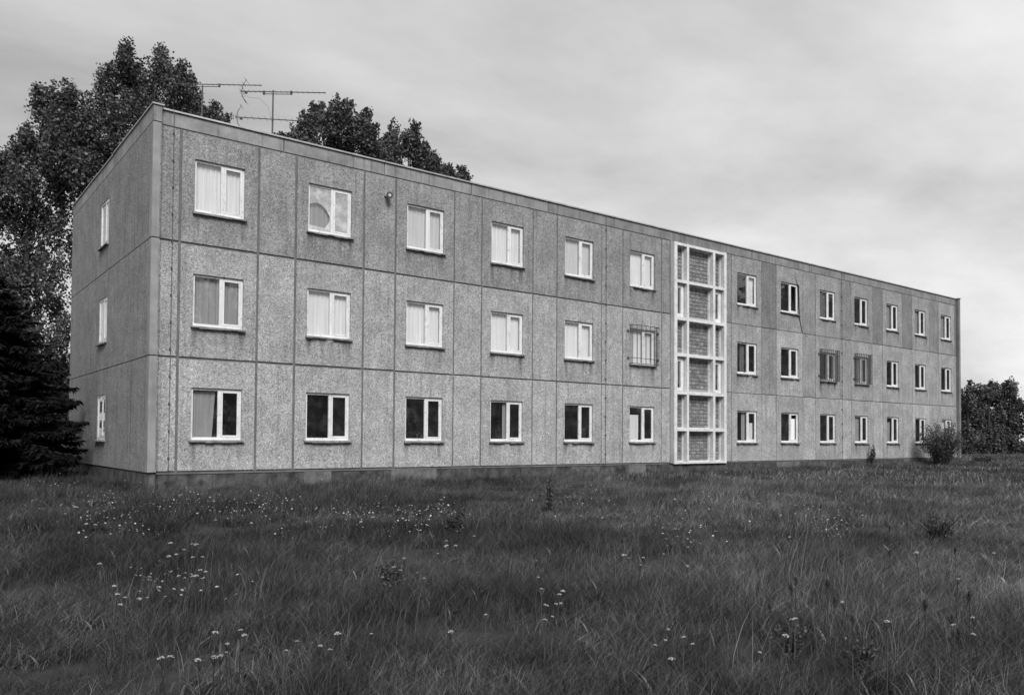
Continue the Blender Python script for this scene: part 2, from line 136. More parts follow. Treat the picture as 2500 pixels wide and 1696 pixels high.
SMALL = [(-2.2, 0.1), (-1.7, -1.6), (-0.4, 12.3), (-0.4, 8.2), (-2.0, 1.5), (-0.7, 10.0), (-1.5, 2.1), (-1.3, 3.6), (-1.8, 1.6), (-1.6, 2.7), (-1.5, 5.0), (-0.3, 5.4), (-0.7, 10.6), (-0.7, 9.1), (-0.8, 9.5), (-1.6, 1.5), (-2.2, -1.0), (-0.7, 9.8), (-1.4, 2.0), (-2.2, 0.2), (-2.1, 1.1), (-0.8, 9.2), (-1.4, 1.2), (-0.7, 7.2), (-1.4, 0.9), (-2.2, 0.7), (-2.3, -0.2), (-0.4, 13.1), (-2.0, 0.7), (-0.4, 10.9), (-1.9, 1.5), (-0.9, 8.1), (-1.2, 3.1), (-1.8, 1.3), (-1.5, 0.6), (-0.3, 12.1), (-0.3, 12.4), (-1.9, 1.8), (-0.6, 5.1), (-1.3, 1.4), (-1.9, 2.5), (-1.4, 3.5), (-1.4, 4.5), (-2.2, -0.6), (-2.4, -0.3), (-1.9, -0.8), (-1.5, 3.8), (-2.1, 0.5), (-2.4, -0.3), (-1.9, 3.3), (-1.5, 2.3), (-1.4, 0.7), (-1.9, -0.2), (-1.5, 0.2), (-1.8, -0.8), (-1.6, 4.9), (-1.4, 1.8), (-0.7, 9.1), (-2.2, 1.1), (-1.9, 4.3), (-1.8, -1.3), (-0.6, 10.3), (-1.8, 2.1), (-1.3, 5.5), (-1.6, 1.1), (-1.8, -1.2), (-0.3, 12.1), (-0.6, 11.5), (4.8, -2.8), (2.6, -0.3), (3.6, -0.5), (3.0, -0.2), (5.9, -0.7), (6.7, -1.3), (7.4, -0.3), (4.2, -0.2), (3.2, -0.3), (5.6, -0.3), (5.5, -1.9), (3.4, -1.0), (2.2, -3.7), (7.6, -0.6), (3.1, -1.0), (5.3, -2.1), (5.4, -1.0), (2.5, -1.9), (4.3, -4.3), (3.0, -1.0), (6.7, -1.9), (5.8, -4.1), (4.2, -3.3), (4.6, -2.8), (5.2, -4.3), (5.2, -1.6), (3.7, -1.1), (6.1, -0.3), (5.9, -2.6), (3.1, -0.3), (5.4, -0.8), (2.8, -0.4), (7.0, -0.8), (7.7, -1.0), (2.6, -0.2), (3.0, -0.3), (3.6, -0.3), (3.7, -1.2), (3.0, -1.1), (2.5, -1.3), (6.1, -0.7), (3.0, -1.0), (5.8, -0.6), (5.4, -1.9), (4.8, -2.2), (5.8, -0.6), (6.3, -2.7), (2.9, -2.2), (4.1, -0.5), (2.4, -1.7), (5.8, -1.8), (8.1, -0.7), (2.7, -1.9), (7.2, -1.3), (3.2, -1.3), (3.4, -0.3), (7.0, -2.1), (2.3, -2.9), (6.0, -2.7), (-2.4, -7.6), (-2.9, -9.2), (-2.1, -7.8), (-2.3, -6.8), (-2.3, -7.2), (-2.2, -7.6), (-2.1, -8.5), (-2.1, -8.3), (-2.1, -7.4), (-1.9, -5.5), (-2.2, -6.5), (-3.0, -9.4), (-1.8, -5.3), (-2.5, -9.2), (-2.6, -8.2), (-2.3, -8.9), (-2.1, -7.5), (-2.1, -6.3), (-2.3, -10.0), (-2.5, -7.4), (-1.5, -4.5), (-2.5, -7.5), (-2.3, -7.8), (-2.7, -9.9), (-2.6, -8.5), (-1.4, -6.8), (-2.0, -5.4), (-1.9, -5.3), (-1.1, -2.1), (-2.2, -7.0), (-2.3, -6.0), (-2.6, -7.8), (-1.8, -5.0), (-2.2, -7.4), (-1.0, -2.2), (-2.5, -7.7), (-1.2, -6.5), (-2.9, -9.4), (-2.4, -9.9), (-2.5, -7.9), (-1.5, -3.6), (-2.1, -7.9), (-2.0, -6.0), (-1.9, -6.0), (-1.2, -6.6), (-1.4, -4.0), (-1.2, -2.1), (-2.3, -8.8), (-1.2, -6.7), (-2.7, -8.1), (-2.1, -9.0), (-2.4, -9.9), (-2.5, -9.9), (-2.8, -9.4), (-2.1, -5.2), (-2.4, -7.7), (-1.6, -4.4), (-2.4, -7.6), (-2.6, -9.8), (-2.5, -9.2), (-2.6, -8.6), (-2.2, -7.4), (-2.1, -5.8), (-2.5, -8.1), (-2.1, -6.0), (-2.6, -9.3), (-2.3, -6.1), (-1.3, -6.6), (-1.9, -5.3), (-1.3, -6.2), (-1.8, -6.0), (-1.5, -3.2), (-1.8, -3.3), (-2.4, -5.6), (-2.5, -9.1), (-0.9, -2.3), (-2.8, -8.1), (-2.3, -8.8), (-2.9, -8.9), (-1.2, -6.3), (-2.1, -6.8), (-2.6, -10.5), (-2.8, -9.0), (-2.5, -9.8), (-2.0, -5.5), (-2.8, -9.5), (-1.5, -3.1), (-2.2, -7.8), (-1.5, -2.9), (-2.0, -5.6), (-1.6, -5.1), (-2.3, -7.3), (-1.6, -3.5), (-1.9, -5.6), (-2.1, -6.5), (-2.1, -8.1), (-2.5, -8.0), (-2.4, -9.1), (-0.8, -2.3), (-1.3, -6.2), (-1.3, -3.3), (-1.8, -5.6), (-1.7, -4.7), (-1.8, -5.3), (-1.9, -5.9), (-1.0, -5.4), (-2.6, -9.8), (-1.5, -3.6), (-1.6, -4.4), (-1.3, -6.5), (-2.3, -10.0), (-1.5, -3.1), (-1.4, -3.4), (-1.8, -5.0), (-2.1, -8.6), (-0.7, -2.4), (-1.9, -5.6), (-2.5, -9.3), (-0.9, -5.3), (-2.3, -6.3), (-1.1, -2.3), (-1.5, -4.0), (-2.9, -9.1), (-2.4, -10.0), (-1.0, -2.4), (-2.0, -5.2), (-2.1, -5.5), (-1.7, -4.7), (-2.5, -8.7), (-2.7, -9.9), (-1.2, -4.0), (-1.5, -3.1), (-2.5, -10.0), (-1.7, -5.0), (-2.0, -7.5), (-1.8, -4.5), (-2.2, -6.8), (-2.1, -7.8), (-2.8, -8.3), (-2.7, -8.3), (-2.1, -6.0), (-2.4, -9.6), (-2.3, -7.9), (-2.2, -5.8), (-2.4, -10.2), (-1.0, -3.5), (-1.3, -6.2), (-2.9, -9.6), (-1.4, -3.1), (-2.5, -9.3), (-2.5, -9.2), (-2.5, -8.2), (-1.1, -6.1), (-2.1, -8.4), (-2.2, -8.3), (-1.3, -2.0), (-2.1, -6.0), (-2.1, -8.3), (-1.6, -5.3), (-1.8, -5.9), (-2.7, -8.1), (-2.6, -10.1), (-2.7, -9.9), (-2.2, -6.4), (-1.5, -3.6), (-2.4, -8.2), (-1.4, -4.1), (-2.3, -7.5), (-2.8, -7.8), (-1.4, -3.3), (-0.1, -8.0), (-0.8, -9.7), (-0.5, -9.0), (-0.6, -7.9), (-0.2, -8.2), (0.1, -7.0), (-0.8, -9.4), (-0.9, -8.7), (-0.3, -7.6), (-0.7, -7.6), (-0.3, -7.4), (-0.7, -7.6), (-0.3, -7.6), (-0.1, -8.2), (0.0, -6.1), (0.1, -6.8), (-0.9, -9.5), (-0.9, -8.3), (-0.2, -8.1), (-0.6, -8.0), (-1.0, -7.8), (-0.2, -8.2), (-0.7, -7.4), (-1.0, -9.6), (-0.4, -8.7), (-0.8, -9.5), (-0.8, -7.7), (-0.2, -7.1), (-0.7, -9.6), (-1.0, -9.1), (-0.5, -8.2), (-0.4, -6.7), (-0.8, -8.2), (-0.5, -8.7), (-0.6, -7.7), (-0.5, -8.4), (-0.6, -8.2), (-0.2, -7.0), (-0.7, -7.0), (-0.5, -8.6), (-1.1, -8.8), (-0.2, -6.6), (-0.7, -7.2), (-0.2, -7.9), (-0.8, -8.2), (-0.6, -8.9), (-0.3, -8.3), (-0.7, -7.9), (-0.5, -6.8), (-0.3, -8.4), (-0.4, -8.0), (-0.5, -8.8), (-0.2, -7.7), (-0.7, -7.9), (-0.8, -8.9), (-0.5, -7.3), (-0.2, -6.1), (-0.1, -5.7), (-0.2, -8.2), (0.4, -6.3), (-0.2, -7.7), (-0.1, -8.2), (-0.5, -5.5), (0.1, -6.9), (-0.1, -4.7), (-1.0, -6.4), (-0.2, -3.8), (0.7, -5.9), (-1.1, -6.8), (0.5, -2.6), (0.1, -6.8), (0.7, -2.5), (-0.1, -4.2), (0.2, -7.0), (1.1, -4.7), (0.6, -6.8), (0.4, -7.0), (0.1, -7.5), (-0.1, -4.4), (-0.1, -5.8), (-1.3, -7.3), (-0.7, -6.1), (1.4, -4.5), (0.3, -2.4), (0.8, -5.8), (-1.0, -5.7), (-0.2, -5.3), (0.1, -7.2), (0.3, -7.2), (-0.5, -6.4), (-0.5, -5.3), (-0.3, -4.3), (-0.0, -3.3), (-0.1, -7.7), (-1.0, -6.2), (0.4, -7.0), (0.6, -4.1), (0.2, -7.4), (0.3, -7.2), (0.1, -2.6), (0.3, -5.6), (0.2, -6.9), (-0.5, -5.4), (-0.1, -4.6), (0.3, -2.7), (1.4, -3.0), (-1.3, -6.7), (-1.2, -7.2), (-0.4, -5.8), (-0.4, -6.1), (-0.5, -5.0), (0.9, -5.2), (0.2, -6.3), (1.1, -4.1), (0.2, -4.9), (-0.0, -7.3), (0.7, -5.7), (-0.1, -7.8), (1.7, -3.3), (1.6, -3.1), (-1.5, -7.0), (-0.4, -8.9), (0.7, -5.5), (1.1, -5.2), (0.1, -4.2), (0.8, -5.0), (-0.8, -6.1), (-0.1, -7.8), (-0.6, -5.6), (-0.1, -3.8), (0.9, -4.9), (0.6, -6.0), (0.6, -2.5), (-0.8, -6.3), (0.9, -6.5), (0.3, -6.5), (-1.0, -5.7), (-0.2, -4.3), (-0.4, -5.8), (1.1, -4.2), (-0.5, -5.5), (1.2, -4.4), (0.7, -5.3), (-0.2, -5.7), (-0.3, -5.7), (0.4, -2.3), (-0.2, -8.3), (-0.5, -6.0), (-0.8, -6.6), (-0.1, -4.4), (-0.6, -4.7), (-1.4, -7.3), (0.8, -5.8), (0.1, -4.2), (-0.9, -6.1), (-0.1, -7.1), (-1.4, -8.4), (0.4, -7.1), (0.4, -3.2), (0.4, -6.3), (0.4, -6.7), (-0.1, -7.8), (-1.2, -7.8), (0.6, -5.7), (0.3, -4.8), (0.1, -7.8), (-0.5, -5.0), (1.2, -10.6), (1.3, -10.1), (1.4, -10.2), (2.0, -10.1), (0.9, -10.9), (0.6, -11.2), (0.4, -10.7), (0.7, -11.6), (0.9, -10.8), (2.3, -9.4), (1.6, -10.7), (0.1, -11.1), (0.8, -10.7), (1.2, -10.1), (2.3, -9.1), (2.2, -9.5), (0.1, -10.8), (0.5, -11.6), (1.6, -10.4), (0.2, -10.4), (0.3, -10.3), (1.7, -10.3), (0.5, -11.8), (0.9, -11.2), (0.1, -10.8), (0.8, -10.3), (1.2, -11.1), (0.2, -12.1), (1.8, -10.3), (0.1, -10.3), (1.9, -9.6), (1.9, -9.6), (0.4, -11.8), (0.8, -11.0), (1.7, -9.7), (1.4, -9.0), (0.4, -11.9), (1.3, -9.8), (2.0, -10.1), (0.2, -10.6), (2.3, -9.9), (0.6, -10.0), (1.4, -10.7), (2.3, -9.2), (0.5, -11.5), (0.5, -11.4), (1.4, -9.1), (1.3, -10.5), (1.1, -10.7), (2.2, -10.0), (2.2, -9.2), (0.9, -10.8), (2.2, -9.8), (2.2, -9.3), (2.3, -9.1), (1.6, -9.8), (1.3, -10.8), (0.1, -12.2), (1.0, -11.0), (1.2, -10.6), (1.0, -9.8), (0.3, -10.3), (1.6, -9.9), (0.2, -10.5), (1.4, -9.1), (0.7, -11.2), (0.7, -11.6), (1.3, -10.2), (0.1, -11.9), (0.5, -10.2), (2.6, -9.1), (1.3, -10.9), (0.6, -11.2), (2.0, -9.8), (1.8, -10.0), (0.4, -11.3), (2.0, -10.0), (2.3, -9.3), (0.3, -10.6), (1.5, -10.7), (1.7, -10.1), (1.6, -10.6), (1.1, -9.0), (1.0, -9.5), (0.6, -10.4), (0.8, -10.6), (1.0, -11.0), (1.7, -9.5), (0.2, -10.9), (1.4, -10.0), (0.9, -9.3), (2.5, -9.2), (2.0, -9.7), (1.5, -8.7), (2.2, -9.4), (1.3, -10.7), (1.9, -10.0), (2.4, -9.4), (-0.2, -11.3), (0.3, -10.0), (-0.1, -11.2), (1.7, -10.4), (1.3, -11.2), (2.1, -9.8), (-0.1, -11.2), (2.4, -9.4), (0.3, -11.9), (1.1, -10.6), (1.8, -10.4), (0.4, -11.7), (0.7, -11.1), (1.9, -10.1), (1.0, -9.5), (1.5, -8.3), (2.0, -9.8), (2.1, -10.2), (1.0, -10.1), (0.2, -11.7), (0.3, -10.3), (0.9, -9.3), (0.9, -10.3), (0.3, -10.4), (1.2, -9.9), (2.5, -9.1), (0.2, -10.5), (0.3, -11.9), (1.2, -10.8), (1.6, -9.9), (1.4, -9.0), (0.5, -11.4), (-0.1, -12.3), (2.1, -9.8), (1.1, -9.6), (1.4, -10.3), (2.2, -9.7), (0.3, -12.1), (2.1, -9.9), (1.5, -8.6), (0.5, -11.4), (0.3, -12.4), (-0.1, -12.4), (1.0, -10.4), (1.8, -9.7), (0.7, -10.9), (2.0, -10.0), (2.2, -9.3), (2.3, -9.3), (1.5, -8.9), (2.4, -9.2), (1.0, -10.9), (-0.1, -10.9), (1.0, -9.3), (2.0, -9.8), (2.1, -9.4), (0.8, -11.4), (1.6, -8.4), (1.4, -9.9), (0.9, -10.8), (1.3, -8.9), (0.3, -12.2), (1.1, -10.7), (0.2, -10.6), (2.6, -9.2), (1.3, -10.2), (0.8, -11.0), (2.5, -9.6), (1.1, -10.6), (1.5, -10.2), (0.9, -10.6), (1.0, -8.9), (1.4, -10.7), (1.3, -8.5), (1.2, -9.1), (1.1, -10.7), (1.1, -9.9), (1.0, -10.1), (2.0, -10.3), (1.8, -9.2), (1.2, -10.3), (1.1, -10.8), (2.0, -10.5), (-0.0, -10.9), (0.2, -10.7), (0.2, -11.9), (2.3, -8.9), (5.3, -8.8), (3.1, -11.7), (4.3, -11.1), (5.3, -8.5), (6.4, -6.9), (6.1, -9.2), (6.8, -6.7), (5.6, -8.7), (5.2, -9.9), (6.0, -7.9), (5.5, -9.7), (3.4, -11.0), (5.1, -9.6), (7.6, -7.2), (3.0, -12.0), (6.0, -9.6), (5.0, -9.0), (2.5, -12.1), (6.7, -7.1), (5.5, -9.3), (3.4, -11.4), (6.9, -7.5), (5.3, -8.9), (5.5, -9.2), (6.9, -6.8), (6.5, -8.7), (5.8, -8.5), (2.9, -11.7), (4.6, -9.1), (6.5, -7.0), (7.0, -6.8), (6.9, -6.8), (5.8, -9.5), (4.1, -11.6), (6.2, -8.6), (5.6, -8.0), (6.0, -7.8), (4.4, -10.3), (6.9, -6.7), (6.1, -8.2), (5.5, -8.4), (6.0, -7.8), (7.2, -7.7), (3.8, -11.2), (6.6, -6.5), (4.4, -11.4), (3.6, -11.4), (7.1, -8.2), (7.0, -6.8), (6.8, -8.8), (6.2, -7.1), (5.7, -7.9), (7.5, -8.0), (5.8, -9.0), (5.8, -7.7), (6.2, -9.2), (3.8, -11.9), (5.4, -9.0), (4.7, -9.7), (5.7, -8.6), (6.8, -6.7), (5.4, -8.6), (5.6, -8.0), (5.8, -8.3), (7.0, -8.3), (3.6, -11.7), (5.6, -9.1), (5.9, -9.1), (6.8, -6.7), (4.0, -10.7), (5.2, -8.3), (6.1, -8.0), (4.9, -9.3), (6.4, -8.8), (3.9, -11.8), (3.3, -11.6), (2.9, -11.5), (6.1, -7.5), (5.3, -8.9), (6.9, -7.8), (4.3, -11.4), (2.6, -11.9), (5.7, -7.7), (3.5, -12.1), (5.9, -9.5), (5.0, -9.4), (4.2, -10.8), (3.5, -12.0), (4.9, -9.8), (3.5, -12.1), (5.4, -9.3), (5.6, -8.1), (5.8, -8.4), (5.0, -9.3), (3.9, -11.1), (6.0, -7.5), (2.9, -11.9), (5.9, -8.0), (5.0, -8.8), (5.8, -9.1), (6.9, -8.1), (4.9, -9.4), (5.5, -8.1), (5.9, -8.9), (6.3, -7.2), (3.6, -11.7), (5.6, -9.8), (5.8, -8.5), (3.4, -11.2), (3.0, -12.1), (7.4, -7.3), (2.5, -12.1), (3.0, -12.0), (4.9, -9.9), (6.4, -7.1), (6.6, -7.7), (14.5, -7.0), (15.6, -5.1), (13.6, -9.0), (14.8, -8.6), (21.4, -6.0), (15.9, -4.4), (13.5, -8.0), (17.3, -8.0), (12.5, -9.6), (14.4, -6.8), (20.6, -6.2), (16.5, -6.0), (16.7, -5.8), (14.6, -7.2), (19.5, -6.7), (16.0, -7.6), (19.7, -6.3), (16.5, -3.3), (15.0, -5.8), (13.2, -8.0), (18.7, -4.2), (14.3, -7.6), (14.5, -7.6), (17.7, -7.6), (16.8, -3.7), (16.4, -9.7), (17.2, -5.8), (17.9, -9.2), (20.1, -6.5), (14.1, -7.6), (21.1, -6.2), (19.4, -7.0), (14.3, -8.2), (21.0, -5.8), (15.7, -6.7), (20.6, -5.8), (15.0, -6.5), (13.8, -7.1), (16.7, -9.0), (14.2, -10.3), (17.6, -7.8), (14.4, -7.0), (14.2, -7.5), (12.6, -9.4), (16.3, -9.7), (17.6, -6.5), (16.4, -6.0), (19.0, -7.0), (15.1, -8.0), (18.0, -5.6), (16.2, -4.7), (16.0, -8.9), (18.3, -7.3), (14.1, -8.6), (16.8, -9.0), (16.4, -6.2), (17.1, -5.5), (16.2, -9.4), (16.1, -6.4), (15.9, -7.6), (12.2, -8.8), (17.2, -5.5), (20.2, -8.1), (16.6, -7.3), (17.2, -5.6), (16.2, -9.7), (14.4, -7.1), (19.6, -8.2), (18.3, -8.7), (13.9, -8.5), (17.4, -3.4), (17.3, -3.5), (13.9, -7.4), (14.4, -7.5), (15.3, -6.7), (17.5, -3.4), (17.0, -3.5), (21.4, -6.0), (17.7, -3.6), (17.7, -3.6), (17.5, -7.8), (17.4, -3.4), (14.6, -6.9), (17.2, -3.2), (14.0, -7.5), (20.9, -7.1), (17.7, -3.6), (18.3, -6.9), (17.2, -3.2), (7.0, -10.7), (8.1, -10.2), (6.5, -13.0), (8.7, -11.1), (7.9, -10.2), (5.8, -13.6), (8.6, -9.9), (8.8, -11.2), (6.8, -10.9), (6.2, -13.4), (6.1, -13.4), (8.5, -11.0), (8.1, -11.6), (7.1, -12.8), (7.5, -10.7), (8.1, -12.5), (8.4, -11.5), (7.4, -10.5), (6.8, -13.4), (8.6, -11.0), (6.7, -11.3), (7.3, -12.8), (8.5, -9.8), (9.3, -10.5), (8.1, -10.1), (5.7, -13.8), (8.8, -11.3), (8.4, -9.3), (7.0, -13.2), (6.5, -13.2), (9.0, -11.1), (6.2, -13.3), (6.0, -13.1), (8.4, -9.9), (8.5, -9.9), (9.1, -11.2), (8.2, -9.9), (5.9, -13.6), (8.2, -11.3), (7.4, -13.1), (8.4, -9.1), (7.8, -11.9), (8.7, -11.3), (7.4, -12.9), (8.0, -10.1), (8.0, -10.2), (7.2, -12.9), (6.5, -13.6), (6.3, -13.8), (6.2, -13.4), (7.0, -11.1), (7.0, -13.0), (7.8, -10.6), (8.3, -11.3), (8.3, -11.6), (8.0, -11.7), (6.9, -13.0), (5.0, -14.1), (8.6, -9.7), (8.6, -11.0), (2.4, -14.6), (4.3, -13.9), (2.2, -14.4), (4.5, -14.1), (2.8, -14.3), (4.8, -13.7), (3.5, -13.8), (4.3, -13.9), (2.5, -14.3), (4.3, -12.9), (3.8, -13.1), (3.0, -14.1), (2.4, -14.8), (2.5, -14.3), (4.2, -12.9), (4.6, -13.7), (3.5, -13.6), (3.9, -14.2), (2.7, -14.3), (2.9, -13.8), (3.8, -13.2), (1.9, -14.8), (4.1, -14.2), (3.0, -14.2), (3.9, -14.2), (4.1, -14.1), (2.5, -14.3), (4.3, -12.9), (4.4, -13.0), (3.0, -14.1), (4.0, -14.1), (2.0, -14.6), (4.0, -12.7), (2.1, -14.5), (3.4, -13.9), (4.0, -13.1), (4.0, -13.0), (2.3, -14.5), (3.1, -14.1), (4.3, -12.9), (2.1, -14.5), (2.8, -13.8), (2.6, -14.1), (2.0, -14.7), (2.6, -14.1), (2.4, -14.4), (2.5, -14.6), (2.6, -14.2), (4.2, -12.8), (2.6, -14.4), (2.8, -14.4), (3.0, -14.4), (4.8, -13.7), (2.0, -14.6), (4.7, -13.7), (3.2, -13.9), (2.8, -14.1), (2.2, -14.5), (6.1, -14.4), (5.3, -14.4), (6.7, -14.0), (4.2, -15.2), (4.7, -14.8), (4.2, -15.2), (4.8, -14.8), (5.0, -14.8), (5.1, -14.8), (5.8, -14.4), (6.4, -14.1), (4.2, -15.1), (5.0, -14.8), (4.3, -15.1), (6.2, -14.3), (4.8, -14.7), (4.4, -15.1), (6.2, -14.2), (4.6, -14.9), (6.7, -14.0), (4.8, -14.8), (5.0, -14.8), (4.8, -14.8), (6.5, -14.3), (4.8, -14.7), (4.8, -15.0), (6.8, -14.1), (4.8, -14.6), (4.7, -14.7), (7.0, -14.1), (4.9, -14.7), (4.7, -14.9), (5.0, -14.9), (4.8, -15.0), (5.5, -14.5), (6.3, -14.0), (6.5, -14.0), (4.9, -14.8), (6.2, -14.1), (4.5, -15.0), (5.9, -14.5), (4.8, -14.8), (5.0, -15.0), (4.5, -14.8), (4.7, -15.1), (4.8, -14.7), (4.8, -14.6), (5.4, -14.5), (4.8, -14.6), (6.3, -14.2), (4.9, -14.6), (6.0, -14.5), (6.1, -14.2), (6.1, -14.3), (6.1, -14.3), (5.1, -14.7), (4.5, -14.9), (4.5, -15.1), (5.0, -14.6), (6.3, -14.2), (5.2, -14.7), (3.8, -15.3), (5.5, -14.2), (4.5, -14.8), (5.0, -14.8), (5.5, -14.6), (-3.0, -13.5), (-3.1, -14.0), (-2.9, -14.5), (-3.1, -13.8), (-3.0, -14.6), (-3.0, -13.7), (-3.1, -13.6), (-3.1, -14.0), (-3.0, -14.1), (-2.9, -14.6), (-3.2, -14.1), (-2.7, -14.3), (-2.9, -14.6), (-2.9, -14.5), (-3.3, -14.2), (-3.3, -14.5), (-3.1, -13.9), (-3.1, -13.4), (-3.2, -13.6), (-3.1, -13.5), (-3.1, -13.8), (-2.8, -14.3), (-3.3, -14.2), (-2.9, -14.3), (-2.8, -14.3), (-3.2, -14.1), (-2.9, -14.6), (-3.2, -14.2), (-3.3, -14.3), (-3.3, -14.3), (-3.1, -14.1), (-3.0, -14.0), (-2.9, -13.9), (-3.0, -13.5), (-3.1, -13.8), (-3.1, -13.8), (-3.2, -14.1), (-3.1, -14.0), (-3.1, -13.6), (-2.8, -14.2), (-0.9, -10.6), (0.6, -6.9), (-0.9, -10.6), (-0.3, -10.6), (0.7, -9.3), (0.6, -7.1), (-0.7, -10.7), (0.6, -9.7), (0.1, -9.9), (-0.9, -10.5), (0.6, -7.3), (0.4, -9.4), (-1.1, -10.9), (-0.9, -12.1), (0.8, -6.0), (0.6, -9.4), (-0.1, -8.1), (0.8, -8.9), (-1.1, -11.6), (-0.5, -10.9), (-0.1, -8.9), (-0.5, -11.6), (-0.6, -10.9), (-0.8, -10.9), (-0.9, -11.5), (0.6, -9.5), (-0.2, -9.2), (-0.7, -10.8), (-0.4, -10.7), (-0.3, -9.4), (-0.1, -9.0), (-0.3, -9.6), (1.1, -5.2), (-1.0, -10.1), (-1.0, -11.0), (-0.1, -9.2), (-0.7, -11.0), (0.5, -9.8), (-1.2, -10.6), (0.4, -9.5), (-0.9, -10.7), (-0.3, -11.2), (0.5, -7.5), (-0.5, -11.0), (1.0, -6.0), (-0.4, -9.2), (1.0, -8.5), (-0.1, -8.9), (0.7, -9.1), (0.7, -9.1), (-1.1, -11.0), (0.6, -6.3), (-0.2, -9.4), (-1.0, -11.4), (-1.1, -11.1), (-0.8, -11.6), (-1.2, -10.8), (-0.7, -11.4), (0.9, -6.4), (-0.7, -11.1), (-0.9, -11.5), (0.9, -8.6), (-0.8, -10.3), (-0.9, -11.2), (0.8, -6.2), (1.2, -6.0), (0.2, -8.9), (-0.8, -11.0), (-0.9, -10.4)]

# ------------------------------------------------------------------ helpers
class MB:
    """collects boxes, tubes and loose faces into one mesh"""
    def __init__(self):
        self.v = []; self.f = []
    def box(self, x0, x1, y0, y1, z0, z1):
        b = len(self.v)
        self.v += [(x0,y0,z0),(x1,y0,z0),(x1,y1,z0),(x0,y1,z0),(x0,y0,z1),(x1,y0,z1),(x1,y1,z1),(x0,y1,z1)]
        self.f += [tuple(b+i for i in q) for q in ((0,3,2,1),(4,5,6,7),(0,1,5,4),(1,2,6,5),(2,3,7,6),(3,0,4,7))]
        return self
    def tube(self, pts, rad, n=6, cap=True):
        pts = [Vector(p) for p in pts]
        if not hasattr(rad, '__len__'):
            rad = [rad]*len(pts)
        b = len(self.v)
        for i, p in enumerate(pts):
            t = (pts[min(i+1, len(pts)-1)] - pts[max(i-1, 0)]).normalized()
            a = t.cross(Vector((0, 0, 1)) if abs(t.z) < .9 else Vector((1, 0, 0))).normalized()
            c = t.cross(a).normalized()
            for k in range(n):
                w = 2*math.pi*k/n
                self.v.append(tuple(p + (a*math.cos(w) + c*math.sin(w))*rad[i]))
        for i in range(len(pts)-1):
            for k in range(n):
                k2 = (k+1) % n
                self.f.append((b+i*n+k, b+i*n+k2, b+(i+1)*n+k2, b+(i+1)*n+k))
        if cap:
            self.f.append(tuple(b+k for k in range(n))[::-1])
            self.f.append(tuple(b+(len(pts)-1)*n+k for k in range(n)))
        return self
    def poly_prism(self, pts, y0, y1):
        """outline in x,z extruded from y0 to y1"""
        b = len(self.v); n = len(pts)
        self.v += [(x, y0, z) for x, z in pts] + [(x, y1, z) for x, z in pts]
        self.f.append(tuple(range(b, b+n)))
        self.f.append(tuple(range(b+n, b+2*n))[::-1])
        for i in range(n):
            j = (i+1) % n
            self.f.append((b+j, b+i, b+n+i, b+n+j))
        return self
    def mesh(self, name, mat):
        me = bpy.data.meshes.new(name)
        me.from_pydata(self.v, [], self.f)
        me.update()
        if mat:
            me.materials.append(mat)
        return me
    def build(self, name, mat, parent=None, loc=None, bevel=0, smooth=False):
        me = self.mesh(name, mat)
        if bevel:
            bm = bmesh.new(); bm.from_mesh(me)
            bmesh.ops.recalc_face_normals(bm, faces=bm.faces)
            bmesh.ops.bevel(bm, geom=[e for e in bm.edges if len(e.link_faces) == 2 and e.calc_face_angle() > .8],
                            offset=bevel, segments=1, affect='EDGES')
            bm.to_mesh(me); bm.free()
        else:
            bm = bmesh.new(); bm.from_mesh(me)
            bmesh.ops.recalc_face_normals(bm, faces=bm.faces)
            bm.to_mesh(me); bm.free()
        if smooth:
            for p in me.polygons:
                p.use_smooth = True
        return link(name, me, parent, loc)

def link(name, me, parent=None, loc=None):
    o = bpy.data.objects.new(name, me)
    COL.objects.link(o)
    if loc is not None:
        o.location = loc
    if parent is not None:
        o.parent = parent
    return o

def empty(name, loc=(0, 0, 0), rz=0):
    o = bpy.data.objects.new(name, None)
    COL.objects.link(o)
    o.location = loc
    o.rotation_euler = (0, 0, rz)
    return o

def tag(o, label=None, cat=None, group=None, kind=None):
    if label: o['label'] = label
    if cat: o['category'] = cat
    if group: o['group'] = group
    if kind: o['kind'] = kind
    return o

def np_mesh(name, verts, faces, mat, attrs=None):
    """verts (N,3), faces (M,k) with a constant k"""
    me = bpy.data.meshes.new(name)
    verts = np.asarray(verts, np.float32); faces = np.asarray(faces, np.int32)
    k = faces.shape[1]
    me.vertices.add(len(verts)); me.vertices.foreach_set('co', verts.ravel())
    me.loops.add(faces.size); me.loops.foreach_set('vertex_index', faces.ravel())
    me.polygons.add(len(faces))
    me.polygons.foreach_set('loop_start', np.arange(0, faces.size, k, dtype=np.int32))
    me.polygons.foreach_set('loop_total', np.full(len(faces), k, np.int32))
    if attrs:
        for n_, a in attrs.items():
            at_ = me.attributes.new(n_, 'FLOAT', 'POINT')
            at_.data.foreach_set('value', np.asarray(a, np.float32))
    me.update(calc_edges=True)
    if mat:
        me.materials.append(mat)
    return me

